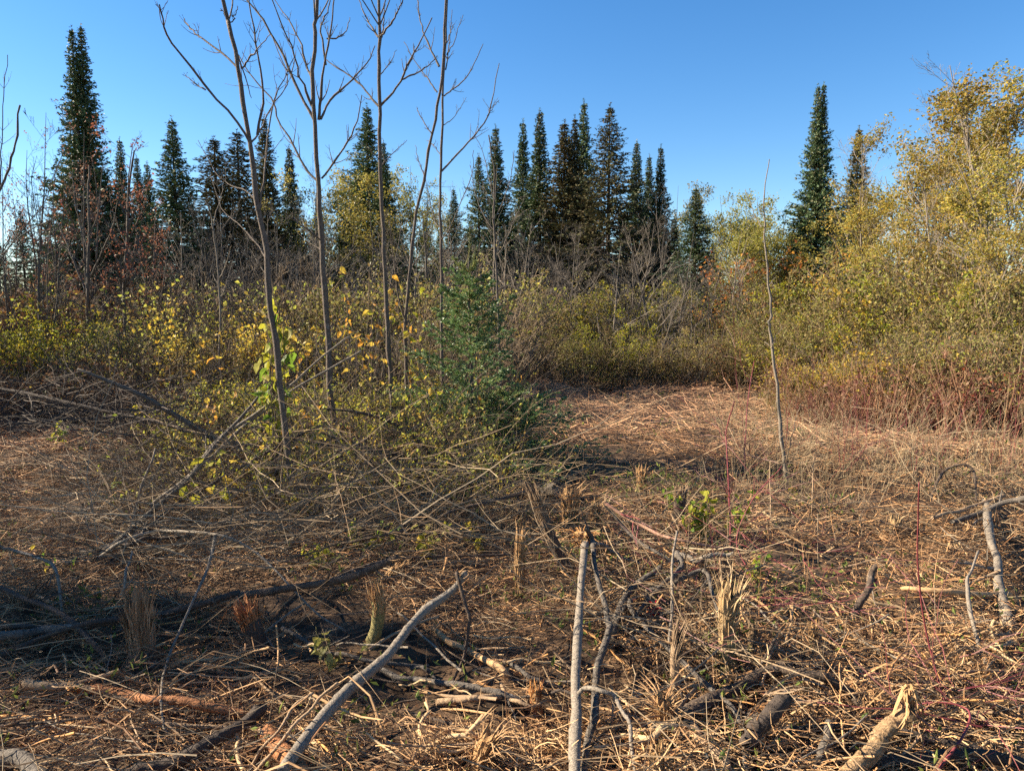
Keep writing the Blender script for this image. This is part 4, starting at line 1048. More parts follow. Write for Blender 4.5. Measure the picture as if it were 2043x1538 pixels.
PO, BRN, STK = ('fallen_pole', 'pole'), ('fallen_branch', 'branch'), ('broken_stick', 'stick')
LY = [
    (*PO, 'long lichened grey pole rising from the bottom edge to a splintered break', [(552, 1545, .10), (612, 1464, .13), (685, 1386, .17), (773, 1312, .22), (822, 1244, .26), (857, 1207, .30), (906, 1178, .34), (932, 1143, .40)], 12, 6.5, 'bark_pale', dict(seed=1, split=-7, n=34, k=10)),
    (*PO, 'pale smooth pole lying straight towards the camera right of centre', [(1146, 1560, .10), (1146, 1450, .14), (1150, 1350, .18), (1155, 1250, .22), (1160, 1150, .28), (1168, 1085, .32)], 11, 7.5, 'bark_pale', dict(seed=2, split=-8, n=34, k=10)),
    (*PO, 'thinner grey pole close right of the pale smooth one, bent near its middle', [(1165, 1560, .06), (1174, 1480, .08), (1181, 1436, .09), (1187, 1392, .10), (1192, 1366, .10), (1198, 1326, .11), (1209, 1278, .12), (1216, 1246, .14)], 8, 7, 'bark_grey', dict(seed=3, n=30)),
    (*BRN, 'bent twig that arches off the pale pole and drops to the bottom edge', [(1150, 1390, .17), (1167, 1378, .20), (1198, 1380, .22), (1229, 1388, .20), (1244, 1419, .17), (1256, 1449, .14), (1262, 1500, .08), (1268, 1550, .04)], 4.5, 3, 'bark_pale', dict(seed=4)),
    (*BRN, 'wavy grey branch rising from the thin pole to the splintered stump behind', [(1215, 1246, .14), (1208, 1204, .16), (1196, 1160, .20), (1188, 1126, .22), (1181, 1082, .26), (1169, 1050, .34)], 6, 4, 'bark_grey', dict(seed=5, twigs=3)),
    (*BRN, 'short pale branch forking right from the wavy grey one', [(1183, 1084, .24), (1220, 1097, .20), (1240, 1111, .18), (1276, 1123, .12)], 4, 2.5, 'bark_pale', dict(seed=6, twigs=2)),
    (*BRN, 'smooth light grey branch lying level, left of the leafy green shoots', [(1350, 1106, .22), (1391, 1116, .24), (1430, 1110, .25), (1462, 1103, .26)], 6, 4, 'bark_pale', dict(seed=7)),
    (*BRN, 'grey branch sweeping down and left from the level light grey one', [(1350, 1104, .22), (1357, 1128, .21), (1350, 1145, .20), (1330, 1158, .18), (1294, 1199, .12), (1245, 1251, .06)], 6.5, 3, 'bark_grey', dict(seed=8, twigs=3)),
    (*BRN, 'rough curved branch behind the two middle poles, rising to the right', [(1218, 1290, .03), (1230, 1234, .06), (1245, 1199, .08), (1269, 1165, .12), (1318, 1131, .16)], 9, 5.5, 'bark_grey', dict(seed=9, twigs=3)),
    (*BRN, 'red and cream barked branch slanting from the stumps to the leafy shoots', [(1208, 1001, .45), (1257, 1033, .40), (1306, 1060, .34), (1355, 1075, .30), (1416, 1092, .26), (1460, 1101, .24)], 4, 2.4, 'bark_pink', dict(seed=10, twigs=3, tmat='redcane')),
    (*BRN, 'grey branch below the red and cream one, knotted with short spurs', [(1208, 1004, .44), (1232, 1038, .36), (1259, 1070, .28), (1306, 1097, .22), (1345, 1122, .15)], 4.5, 3, 'bark_grey', dict(seed=11, twigs=4)),
    (*BRN, 'long thin grey branch running down right of the two poles to the bottom', [(1258, 1200, .10), (1265, 1217, .10), (1317, 1278, .08), (1368, 1324, .08), (1434, 1385, .09), (1470, 1425, .08), (1486, 1465, .05), (1488, 1535, .03)], 6, 4.5, 'bark_grey', dict(seed=12, twigs=2)),
    ('fallen_log', 'log', 'rough brown log curving in the middle of the right foreground', [(1360, 1428, .06), (1400, 1408, .07), (1459, 1380, .07), (1500, 1355, .08), (1536, 1334, .08), (1570, 1330, .08)], 15, 11, 'bark_ash', dict(seed=13, split=6)),
    ('fallen_log', 'log', 'reddish barked log piece with a pale scraped end, lower right', [(1562, 1334, .10), (1613, 1344, .10), (1650, 1358, .09), (1679, 1372, .07), (1705, 1390, .05), (1722, 1411, .04)], 9, 8, 'bark_ash', dict(seed=14, split=-6)),
    ('fallen_log', 'log', 'stout pale tan log with a shattered end at the bottom right', [(1680, 1560, .04), (1740, 1487, .12), (1775, 1452, .16), (1812, 1424, .20)], 15, 13, 'bark_tan', dict(seed=15, split=-14, splitcol='raw', k=10)),
    ('fallen_log', 'log', 'dark rotten log end poking out of a hollow at bottom right', [(1490, 1485, .05), (1510, 1455, .08), (1536, 1426, .12), (1577, 1390, .16)], 15, 13, 'bark_dark', dict(seed=16, split=-8, splitcol='raw_old', k=10)),
    (*PO, 'pale stripped pole lying towards the camera near the right edge', [(1965, 1000, .10), (1970, 1043, .12), (1982, 1085, .12), (1990, 1115, .11), (1995, 1160, .09), (2006, 1215, .06), (2014, 1250, .03)], 6, 9.5, 'bark_pale', dict(seed=17, split=6, twigs=2)),
    (*STK, 'forked pale stick leaning left of the pale pole at the right edge', [(1952, 1099, .24), (1935, 1140, .2), (1929, 1165, .18), (1935, 1207, .14), (1956, 1282, .06), (1970, 1325, .02)], 2, 4.5, 'bark_pale', dict(seed=18, twigs=1)),
    (*STK, 'long straight tan stick lying level at the right, crossed by the red cane', [(1800, 1172, .07), (1832, 1176, .08), (1915, 1184, .08), (2014, 1187, .07)], 4, 6, 'raw', dict(seed=19)),
    (*STK, 'pale stick slanting up to the right above the level one', [(1860, 1032, .08), (1910, 1018, .10), (1956, 1004, .12), (2004, 988, .14)], 4, 3, 'raw_old', dict(seed=20)),
    (*BRN, 'grey branch entering at the right edge high above the level stick', [(1900, 1040, .10), (1960, 1020, .14), (2010, 1000, .2), (2060, 990, .24)], 4, 5, 'bark_grey', dict(seed=21, twigs=3)),
    (*BRN, 'dead branch stub with a curled top standing behind the pale pole at right', [(1855, 1000, .02), (1880, 945, .16), (1920, 925, .22), (1945, 950, .16), (1950, 1000, .08)], 2.4, 2, 'bark_ash', dict(seed=22, twigs=5)),
    (*BRN, 'dark long branch lying level across the bottom right corner', [(1520, 1462, .03), (1600, 1450, .05), (1700, 1452, .06), (1830, 1468, .06), (1960, 1500, .04)], 6, 8, 'bark_dark', dict(seed=23, twigs=3)),
    (*BRN, 'brown branch lying in the shade at the very bottom right', [(1700, 1530, .04), (1800, 1515, .05), (1900, 1508, .05), (2050, 1520, .04)], 12, 10, 'bark_dark', dict(seed=24)),
    (*BRN, 'weathered split branch lying below the long thin grey one', [(1378, 1440, .04), (1400, 1475, .05), (1440, 1520, .05), (1475, 1550, .04)], 10, 7, 'raw_old', dict(seed=25, split=6, splitcol='raw_old')),
    (*STK, 'short thick stub of grey wood upright near the bottom right', [(1632, 1535, .01), (1645, 1490, .06), (1655, 1440, .10)], 10, 8, 'bark_grey', dict(seed=26)),
    (*STK, 'thin red tinged stick leaning over the debris right of centre', [(1700, 1240, .02), (1725, 1180, .14), (1740, 1140, .22), (1750, 1128, .25)], 7, 5, 'bark_ash', dict(seed=27, split=-5)),
    (*STK, 'pale peeled slab of split wood lying level near the bottom centre', [(1215, 1475, .04), (1255, 1470, .06), (1300, 1466, .08), (1345, 1446, .10)], 6, 7, 'raw_pale', dict(seed=28, split=-12, splitcol='raw_pale')),
    (*STK, 'second peeled slab just above the palest one near the bottom centre', [(1258, 1458, .05), (1290, 1455, .07), (1330, 1440, .10)], 6, 5, 'raw', dict(seed=29, split=-8)),
    (*BRN, 'lichen spotted branch entering from the left of the pale pole, low down', [(1010, 1320, .04), (1040, 1340, .05), (1075, 1355, .05), (1120, 1375, .04)], 5, 4, 'bark_grey', dict(seed=30)),
    (*BRN, 'grey bleached branch curving left of the pale pole at the bottom', [(1000, 1365, .03), (1020, 1395, .05), (1060, 1405, .06), (1100, 1400, .05), (1130, 1420, .03)], 4, 3, 'raw_old', dict(seed=31)),
    (*BRN, 'thin dark branch bowing left from the pale pole', [(1143, 1382, .14), (1090, 1381, .10), (1060, 1383, .08), (1022, 1398, .02)], 3, 2, 'bark_dark', dict(seed=32)),
    (*BRN, 'broken pale pole running left from the curved snapped stem', [(480, 1188, .16), (530, 1180, .20), (587, 1173, .24), (640, 1165, .28), (685, 1153, .31), (734, 1136, .34), (795, 1112, .40)], 7.5, 7, 'bark_ash', dict(seed=33, split=-9, twigs=2)),
    (*BRN, 'weathered branch sagging level between the brown fibrous stump and the dark stump', [(180, 1250, .12), (266, 1234, .14), (330, 1222, .15), (440, 1198, .16), (480, 1188, .16)], 6, 7, 'bark_ash', dict(seed=34, twigs=3)),
    (*BRN, 'slender grey branch crossing left to right below the snapped stem', [(563, 1253, .06), (610, 1280, .06), (661, 1302, .06), (700, 1310, .05), (760, 1322, .05), (857, 1328, .05)], 4, 3.5, 'bark_grey', dict(seed=35, twigs=3)),
    (*BRN, 'grey branch lying level under the long lichen pole', [(759, 1334, .04), (800, 1356, .05), (832, 1357, .05), (900, 1365, .05), (1000, 1382, .05), (1055, 1402, .03)], 5, 7, 'bark_grey', dict(seed=36, twigs=3)),
    (*BRN, 'forked dark branch end above the level grey one', [(820, 1330, .03), (850, 1335, .05), (870, 1352, .04), (880, 1368, .03)], 4, 3, 'bark_grey', dict(seed=37)),
    (*STK, 'thin crooked stick hanging from the snapped pole end at centre', [(912, 1142, .42), (918, 1170, .37), (935, 1224, .26), (934, 1260, .18), (925, 1312, .08), (905, 1361, .02)], 4, 2.5, 'bark_ash', dict(seed=38, twigs=3)),
    (*PO, 'grey pole end cut off by the bottom left corner', [(-30, 1490, .05), (0, 1505, .06), (45, 1522, .06), (100, 1560, .05)], 12, 11, 'bark_grey', dict(seed=39)),
    ('fallen_log', 'log', 'dark smooth log lying slantwise in the lower left', [(270, 1540, .03), (340, 1518, .05), (400, 1492, .07), (450, 1465, .08), (490, 1438, .09), (518, 1412, .10)], 13, 12, 'bark_dark', dict(seed=40, k=10)),
    (*PO, 'upper one of three grey branches entering from the left edge', [(-30, 1252, .10), (40, 1250, .10), (145, 1248, .10), (180, 1250, .09)], 5, 4, 'bark_dark', dict(seed=41)),
    (*PO, 'lichen marked middle one of three grey branches entering from the left edge', [(-30, 1270, .09), (40, 1266, .10), (83, 1259, .10), (166, 1247, .12), (235, 1236, .13)], 8, 6, 'bark_grey', dict(seed=42)),
    (*PO, 'lowest of three grey branches entering from the left edge', [(-40, 1322, .05), (0, 1308, .06), (83, 1275, .10), (187, 1241, .14), (260, 1232, .15)], 5, 5, 'bark_dark', dict(seed=43, twigs=2)),
    (*BRN, 'dark branch slanting down to the crossing of the three grey branches at left', [(-20, 1160, .25), (40, 1190, .22), (83, 1207, .18), (145, 1247, .13), (200, 1300, .06), (218, 1330, .02)], 4, 5, 'bark_dark', dict(seed=44, twigs=4)),
    ('bark_strip', 'bark', 'long shredded orange brown strip of bark lying across the lower left', [(150, 1372, .04), (187, 1373, .05), (240, 1382, .05), (290, 1394, .06), (350, 1402, .06), (415, 1415, .06), (490, 1428, .05)], 7, 9, 'bark_red', dict(seed=45, split=10, splitcol='raw_orange', twigs=0)),
    ('split_slab', 'wood', 'pale torn slab of wood at the left end of the orange bark strip', [(45, 1362, .05), (90, 1366, .06), (140, 1370, .06), (190, 1376, .05)], 8, 5, 'raw_old', dict(seed=46, split=8, splitcol='raw_old')),
    (*STK, 'long tan strip of wood lying level under the bark strip at left', [(0, 1432, .04), (60, 1434, .04), (150, 1438, .04)], 4, 3, 'raw_orange', dict(seed=47)),
    (*STK, 'straight thin tan stick leaning up right beside the long lichen pole', [(505, 1545, .03), (560, 1480, .12), (620, 1410, .22), (676, 1362, .30)], 3.5, 2.5, 'raw_old', dict(seed=48)),
    (*STK, 'second thin tan stick leaning up beside the first, left of the long pole', [(500, 1530, .03), (550, 1460, .12), (590, 1410, .18), (624, 1382, .22)], 3.5, 2.5, 'raw_old', dict(seed=49)),
    ('bark_strip', 'bark', 'curved reddish slab of bark right of the dark smooth log', [(525, 1455, .04), (550, 1480, .06), (575, 1510, .06), (600, 1545, .05)], 14, 16, 'bark_red', dict(seed=50, split=6, splitcol='raw_orange')),
    ('split_slab', 'wood', 'yellowish shredded wood strip between the long pole and the pale pole', [(862, 1254, .05), (905, 1285, .06), (950, 1305, .06), (985, 1325, .06), (1010, 1345, .04)], 5, 8, 'raw', dict(seed=51, split=10)),
    (*STK, 'weathered stick lying level at lower centre left', [(300, 1440, .03), (380, 1446, .04), (450, 1452, .05), (560, 1455, .04), (690, 1450, .03)], 4, 3, 'raw_old', dict(seed=52)),
    (*STK, 'pale flat stick in the shade left of the long pole', [(870, 1400, .03), (940, 1395, .05), (1000, 1388, .05)], 7, 5, 'raw_old', dict(seed=53, split=5, splitcol='raw_old')),
    # fallen sapling of the brush pile and its limbs
    ('fallen_tree', 'fallen tree', 'long fallen grey sapling whose thick end lies right of the fir and crown spreads left', [(1112, 976, 0.16), (1061, 971, 6.19), (969, 957, 6.13), (856, 957, 6.07), (753, 947, 6.01), (650, 930, 5.95), (583, 912, 5.9), (497, 891, 5.84), (428, 871, 5.78), (343, 823, 5.72), (274, 785, 5.66), (154, 737, 5.6)], 11.5, 3, 'bark_grey', dict(seed=60, twigs=10, n=44, tlen=.12, k=10)),
    (*BRN, 'dark limb dividing from the fallen sapling just below the fir', [(955, 955, 6.1), (856, 923, 6.02), (787, 906, 5.94), (700, 893, 5.86), (600, 880, 5.78), (500, 850, 5.7)], 6, 3, 'bark_dark', dict(seed=61, twigs=6, tlen=.2)),
    (*BRN, 'upper dark limb bowing over the pile from the fir to the middle ash trunks', [(924, 947, 6.1), (873, 919, 6.06), (838, 882, 6.02), (787, 847, 5.98), (718, 823, 5.94), (650, 815, 5.9)], 5, 2.6, 'bark_dark', dict(seed=62, twigs=5, tlen=.22)),
    (*BRN, 'dark limb slanting down right through the pile below the fir', [(620, 850, 5.6), (650, 868, 5.6), (753, 902, 5.6), (842, 954, 5.6), (897, 1002, 5.6), (993, 1056, 0.06)], 4, 3.5, 'bark_dark', dict(seed=63, twigs=5, tlen=.2)),
    (*BRN, 'brown branch sweeping down left from the thick end of the fallen sapling', [(1061, 979, .2), (1020, 988, .24), (976, 1001, .25), (910, 1019, .25), (835, 1050, .2), (753, 1073, .14), (660, 1085, .1)], 5, 2.5, 'bark_ash', dict(seed=64, twigs=6, tlen=.2)),
    (*BRN, 'low dark branch in the shade under the fallen sapling', [(951, 1005, .12), (890, 992, .2), (821, 988, .22), (753, 1005, .2), (650, 1029, .12), (560, 1040, .05)], 5, 2.5, 'bark_dark', dict(seed=65, twigs=6, tlen=.22)),
    (*BRN, 'long pale twig rising from the pile across the ash trunks to the upper right', [(300, 1010, 5.0), (377, 945, 5.1), (435, 881, 5.2), (514, 819, 5.3), (583, 764, 5.4), (640, 715, 5.5), (699, 672, 5.6)], 4.5, 1.6, 'bark_pale', dict(seed=66, twigs=6, tlen=.15)),
    (*BRN, 'second long pale twig rising to the right, below and flatter than the first', [(340, 985, 5.1), (420, 915, 5.24), (500, 840, 5.38), (580, 780, 5.52), (650, 740, 5.66), (720, 700, 5.8)], 4, 1.6, 'bark_pale', dict(seed=67, twigs=6, tlen=.15)),
    (*BRN, 'dark branch rising from the left debris into the heart of the pile', [(190, 1120, 0.04), (247, 1070, 4.72), (329, 997, 4.83), (377, 956, 4.95), (435, 885, 5.07), (490, 820, 5.18), (540, 760, 5.3)], 6.5, 2.5, 'bark_grey', dict(seed=68, twigs=6, tlen=.15)),
    (*BRN, 'second dark branch beside it, ending lower in the pile', [(215, 1125, 0.03), (300, 1050, 4.74), (360, 1000, 4.88), (440, 955, 5.02), (540, 900, 5.16), (640, 850, 5.3)], 5, 2, 'bark_dark', dict(seed=69, twigs=6, tlen=.15)),
    (*BRN, 'long dark limb lying left from the fallen crown to the left edge', [(-20, 772, 6.4), (60, 788, 6.28), (137, 806, 6.17), (240, 826, 6.05), (300, 838, 5.93), (377, 857, 5.82), (440, 880, 5.7)], 3, 4, 'bark_dark', dict(seed=70, twigs=5, tlen=.15)),
    (*BRN, 'pale stem leaning up right at the left part of the pile', [(253, 1062, 0.05), (270, 1010, 5.05), (284, 970, 5.1), (300, 925, 5.15), (310, 895, 5.2)], 3, 2, 'bark_pale', dict(seed=71, twigs=3)),
    (*BRN, 'thin pale twig arching over the left foreground and drooping to the right', [(200, 1110, .12), (245, 1080, .22), (300, 1062, .28), (343, 1059, .30), (431, 1064, .33), (490, 1090, .32), (563, 1150, .25), (636, 1222, .14), (690, 1262, .05)], 3.6, 1.8, 'bark_pale', dict(seed=72, twigs=3, tlen=.1)),
    (*BRN, 'thin grey twig hanging down from the arching pale one', [(430, 1068, .33), (416, 1121, .28), (400, 1165, .24), (382, 1209, .2), (338, 1312, .12), (323, 1390, .07), (335, 1460, .03)], 3, 1.8, 'bark_pale', dict(seed=73, twigs=4, tlen=.1)),
    (*BRN, 'white barked twig bending down at the left edge', [(-20, 1088, .28), (30, 1100, .3), (75, 1115, .3), (105, 1125, .28), (112, 1150, .24), (122, 1185, .16), (126, 1225, .08)], 3.2, 2.2, 'bark_pale', dict(seed=74, twigs=4, tlen=.15)),
    (*BRN, 'dark forked branch under the arching pale twig', [(160, 1105, .06), (210, 1095, .12), (260, 1088, .15), (300, 1075, .18), (380, 1072, .2)], 6, 3, 'bark_dark', dict(seed=75, twigs=4)),
    (*BRN, 'long thin branch lying level through the weeds left of the thin split stump', [(640, 1165, .08), (700, 1140, .12), (790, 1118, .15), (900, 1108, .16), (1025, 1105, .15), (1100, 1100, .1)], 3, 2, 'bark_ash', dict(seed=76, twigs=4, tlen=.1)),
    (*BRN, 'grey twig propped left of the brown fibrous stump', [(245, 1185, .2), (252, 1150, .25), (262, 1100, .3)], 2.5, 2, 'bark_pale', dict(seed=77, twigs=2)),
    (*BRN, 'dead grey branch tangled below the red and cream one', [(1290, 1180, .1), (1340, 1165, .15), (1400, 1140, .2), (1420, 1180, .16), (1440, 1240, .08), (1450, 1290, .02)], 5, 3, 'bark_grey', dict(seed=78, twigs=5)),
    (*STK, 'upright thin grey stick right of the bright red twigs', [(1338, 1330, .02), (1338, 1250, .14), (1338, 1180, .26), (1342, 1120, .36), (1350, 1060, .45)], 3.5, 2.5, 'bark_pale', dict(seed=79)),
    (*BRN, 'dark cracked branch in the debris behind the middle poles', [(1000, 960, .1), (1050, 985, .06), (1110, 1020, .04)], 5, 4, 'bark_dark', dict(seed=80)),
    (*BRN, 'dark branch lying level on the pale clearing', [(1310, 830, .04), (1340, 832, .06), (1365, 836, .05), (1390, 838, .02)], 3, 2, 'bark_dark', dict(seed=81, twigs=2)),
]
for (nm, ct, lab, pts, r0, r1_, bk, kw) in LY:
    lying(nm, ct, lab, pts, r0, r1_, bk, **kw)


# ------------------------------------------------------------------ splintered stumps
def stump(px, py, hpx, rpx, label, wood='raw', bark='bark_olive', lean=(0, 0), barkf=.35, flare=.5, nsp=14, seed=0, curve=0, name='splintered_stump', thin=1.0, fan=0):
    r = np.random.default_rng(seed + 500)
    g = GL(px, py); sc = np.linalg.norm(g - np.array([0, 0, CAM_H])) / FPX
    H = hpx * sc; R0 = rpx * sc
    root = empty(name, tuple(g), label, 'stump')
    ax = np.array([lean[0], lean[1], 1.0])

    def axis(t):
        return ax * H * t + np.array([curve * sin(t * pi) * H, 0, 0])
    tt = np.linspace(-.12, barkf + .05, 8)
    base = smooth(MB()).tubes(np.array([axis(t) for t in tt]), R0 * (1.0 + .35 * np.exp(-np.maximum(tt, 0) * 14)) * (1 + .05 * r.normal(size=8)), 10, cap=True)
    base.obj('base', M[bark], root)
    core = MB(); K = 16      # torn solid core with a ragged top edge
    hs = np.concatenate([np.linspace(barkf * .8, .62, 7), [.78, .9]])
    top = r.uniform(-.22, .12, K); top = (top + np.roll(top, 1) * .3)
    rad = 1 + .16 * r.normal(size=K)
    V = []
    for q_, h_ in enumerate(hs):
        for a_ in range(K):
            f_ = max(0, (h_ - .5) / .5)
            hh_ = h_ + (top[a_] * f_ * 1.3)
            rr_ = R0 * (.90 * rad[a_] * (1 + .05 * r.normal()) + flare * .35 * f_ ** 2) * (1 if q_ < len(hs) - 1 else .72)
            V.append(axis(hh_) + np.array([cos(a_ * 2 * pi / K), sin(a_ * 2 * pi / K), 0]) * rr_)
    V.append(axis(.5)); n_ = len(hs)
    Q = [(q_ * K + a_, q_ * K + (a_ + 1) % K, (q_ + 1) * K + (a_ + 1) % K, (q_ + 1) * K + a_) for q_ in range(n_ - 1) for a_ in range(K)]
    core.add(V, Q, [((n_ - 1) * K + a_, (n_ - 1) * K + (a_ + 1) % K, n_ * K) for a_ in range(K)])
    core.obj('torn_core', M[{'raw': 'core', 'raw_pale': 'core_pale', 'raw_old': 'core_old', 'raw_orange': 'core', 'bark_red': 'bark_red'}[wood]], root)
    core = MB()
    for i in range(60):
        a = r.uniform(0, 2 * pi); q = (.8 + .25 * math.sqrt(r.random())) * R0; s_ = r.uniform(barkf * .7, .7); ht = min(1.0, s_ + r.uniform(.12, .42))
        o = np.array([cos(a), sin(a), 0])
        P = resample([axis(s_) + o * q, axis((s_ + ht) / 2) + o * q * (1.02 + flare * .12), axis(ht) + o * q * (1 + flare * .55) + r.normal(size=3) * R0 * .25], 5)
        core.tubes(P, np.array([.06, .10, .09, .06, .012]) * R0 * r.uniform(.5, 1.2), 4, flat=.6)
    tag(core.obj('fibres', M[wood], root), kind='stuff')
    for i in range(nsp):
        a = r.uniform(0, 2 * pi); o = np.array([cos(a), sin(a), 0]); f = flare * r.uniform(.3, 2.4) + fan * (r.random() < .5)
        s = r.uniform(.3, .75); e = min(1.12, s + r.uniform(.2, .55))
        p0 = axis(s) + o * R0 * .7; p1 = axis((s + e) / 2) + o * R0 * (.9 + f * .4); p2 = axis(e) + o * R0 * (1 + f * 1.3) - np.array([0, 0, f * .25 * R0])
        sp = MB().tubes(resample([p0, p1, p2], 5, R0 * .04, r), np.array([.15, .17, .14, .08, .012]) * R0 * r.uniform(.4, 1.1) * thin, 4, flat=.4)
        sp.obj('splinter', M[wood], root)
    return root


ST = [
    (1138, 1062, 92, 15, 'tall splintered stump with a flaring brush like top, right of the fir', dict(flare=1.0, nsp=26, barkf=.1, wood='raw', seed=1)),
    (1187, 1062, 64, 9, 'smaller shattered stump just right of the tall flaring one', dict(flare=.9, nsp=16, barkf=.1, seed=2)),
    (1160, 1095, 40, 13, 'low ragged orange stump the pale pole broke from', dict(flare=1.4, nsp=22, barkf=.1, wood='raw_orange', seed=3, fan=1)),
    (1037, 1192, 142, 9, 'thin upright split stem of bare orange wood', dict(flare=.5, nsp=12, barkf=.03, wood='raw', seed=4)),
    (742, 1285, 122, 12, 'curved olive barked stem snapped off with a twisted top', dict(flare=.8, nsp=14, barkf=.66, curve=.10, lean=(.02, 0), seed=5)),
    (1450, 1325, 165, 15, 'tall shaggy tan stump of stringy fibres right of centre', dict(flare=.7, nsp=28, barkf=.25, wood='raw_pale', seed=6)),
    (284, 1330, 145, 21, 'broad brown fibrous stump in the shade at left', dict(flare=.25, nsp=24, barkf=.15, wood='raw_old', bark='bark_ash', seed=7)),
    (1355, 1042, 76, 11, 'grey stub with a frayed top behind the leafy shoots', dict(flare=.4, nsp=12, barkf=.75, bark='bark_ash', wood='raw_old', seed=8)),
    (1279, 978, 50, 9, 'short orange stump at the near edge of the clearing', dict(flare=.5, nsp=10, barkf=.2, seed=9)),
    (520, 1300, 105, 17, 'dark rotten stump leaning left, with a reddish torn face', dict(flare=.35, nsp=14, barkf=.5, bark='bark_dark', wood='bark_red', lean=(-.28, 0), seed=10)),
    (48, 1245, 60, 16, 'low dark stump at the left edge', dict(flare=.3, nsp=10, barkf=.6, bark='bark_dark', wood='raw_old', seed=11)),
    (1325, 1465, 75, 14, 'burst stump of curled yellow fibres near the bottom centre', dict(flare=2.2, nsp=34, barkf=.1, wood='raw', seed=12, fan=2, thin=.7)),
    (1785, 1075, 45, 8, 'small split stub with a pale chip in the right debris', dict(flare=.8, nsp=8, barkf=.3, wood='raw_pale', bark='bark_ash', seed=13)),
    (1128, 1135, 180, 10, 'dark splintered stem leaning left beside the tall flaring stump', dict(flare=.5, nsp=16, barkf=.5, bark='bark_ash', wood='raw_old', lean=(-.42, 0), seed=14)),
    (1885, 905, 22, 8, 'knobbly cut stub before the red dogwoods at right', dict(flare=.2, nsp=5, barkf=.8, bark='raw_old', wood='raw', seed=15)),
    (1620, 1290, 50, 7, 'thin split stub in the middle of the right debris', dict(flare=.8, nsp=8, barkf=.2, seed=16)),
    (1068, 1420, 60, 11, 'reddish stub left of the pale pole near the bottom', dict(flare=.3, nsp=8, barkf=.5, bark='bark_red', wood='raw_orange', seed=17)),
    (1310, 1560, 75, 12, 'pale upright slab cut off by the bottom edge', dict(flare=.2, nsp=8, barkf=.2, wood='raw', seed=18)),
    (945, 1545, 90, 17, 'fan of torn tan fibres at the bottom centre', dict(flare=1.1, nsp=40, barkf=.05, wood='raw', seed=19, fan=1, lean=(.4, 0), thin=.6)),
    (1500, 1300, 60, 7, 'slim tan stub just right of the shaggy stump', dict(flare=.4, nsp=8, barkf=.2, wood='raw_old', seed=20)),
    (1350, 1390, 150, 9, 'weathered grey stem with a curling split top, left of the shaggy stump', dict(flare=.9, nsp=12, barkf=.6, bark='raw_old', wood='raw_old', lean=(.06, 0), curve=-.06, seed=21)),
    (755, 1165, 46, 9, 'pale chunk of torn wood lying at the end of the broken pole', dict(flare=.6, nsp=14, barkf=.1, wood='raw', lean=(1.1, 0), seed=22)),
    (985, 1195, 50, 10, 'bent sheet of stripped wood hanging from the snapped pole end', dict(flare=.6, nsp=14, barkf=.05, wood='raw', lean=(-1.4, 0), curve=.1, seed=23)),
]
for (px, py, h, rr, lab, kw) in ST:
    stump(px, py, h, rr, lab, **kw)

# ------------------------------------------------------------------ loose broken sticks: one built of each sort, then copied
def loose_proto(seed, col, L, R, split=True, name='broken_stick', lab='', cat='stick', group=''):
    r = np.random.default_rng(seed)
    P = resample([(-L / 2, 0, 0), (-L * .15, L * .05 * r.normal(), L * .03), (L * .2, L * .05 * r.normal(), L * .02), (L / 2, 0, 0)], 7, L * .008, r)
    o = smooth(MB()).tubes(P, np.linspace(R, R * .8, 7), 7, cap=True).obj(name, M[col])
    if split:
        for i in range(4):
            q = r.normal(size=3) * R * .6; p0 = P[-2] + q * .6; p1 = P[-1] + np.array([r.uniform(1, 6) * R, 0, 0]) + q * r.uniform(.5, 2)
            MB().tubes(resample([p0, p1], 3), np.array([.3, .3, .04]) * R, 4, flat=.5).obj('splinter', M['raw'], o)
    tag(o, lab, cat, group)
    return o


protos = [
    loose_proto(1, 'raw', .34, .010, lab='loose splintered tan stick lying among the chopped debris', group='loose tan sticks'),
    loose_proto(2, 'bark_ash', .42, .011, lab='loose brown barked stick with a torn end lying among the chopped debris', group='loose barked sticks'),
    loose_proto(3, 'raw_pale', .26, .012, name='wood_chip', cat='wood chip', lab='loose pale split chunk lying among the chopped debris', group='loose pale chunks'),
    loose_proto(4, 'raw_orange', .30, .009, lab='loose orange wood sliver lying among the chopped debris', group='loose orange slivers'),
    loose_proto(5, 'bark_pale', .55, .007, False, name='broken_twig', cat='twig', lab='loose grey twig lying among the chopped debris', group='loose grey twigs'),
    loose_proto(6, 'raw_old', .38, .013, lab='loose weathered stick lying among the chopped debris', group='loose weathered sticks'),
]
rl = np.random.default_rng(99)
for i in range(300):
    u = rl.random()
    if rl.random() < .62:      # more of it at right, as cut
        px = rl.uniform(1250, 2040); py = rl.uniform(1000, 1530)
    else:
        px = rl.uniform(0, 1250); py = rl.uniform(1180, 1535)
    g = GL(px, py, .03 + .04 * rl.random())
    pr = protos[rl.choice(6, p=[.28, .16, .18, .10, .14, .14])]
    th = rl.normal() * .5 + (pi if rl.random() < .5 else 0) if rl.random() < .55 else rl.uniform(0, 6.28)
    s = rl.uniform(.45, 1.1)
    if i < 6: o = protos[i]; o.location = g
    else: o = dup(pr, tuple(g))
    o.rotation_euler = (rl.uniform(0, 6.28), rl.normal() * .22, th); o.scale = (s, s * rl.uniform(.35, .85), s * rl.uniform(.3, .8))

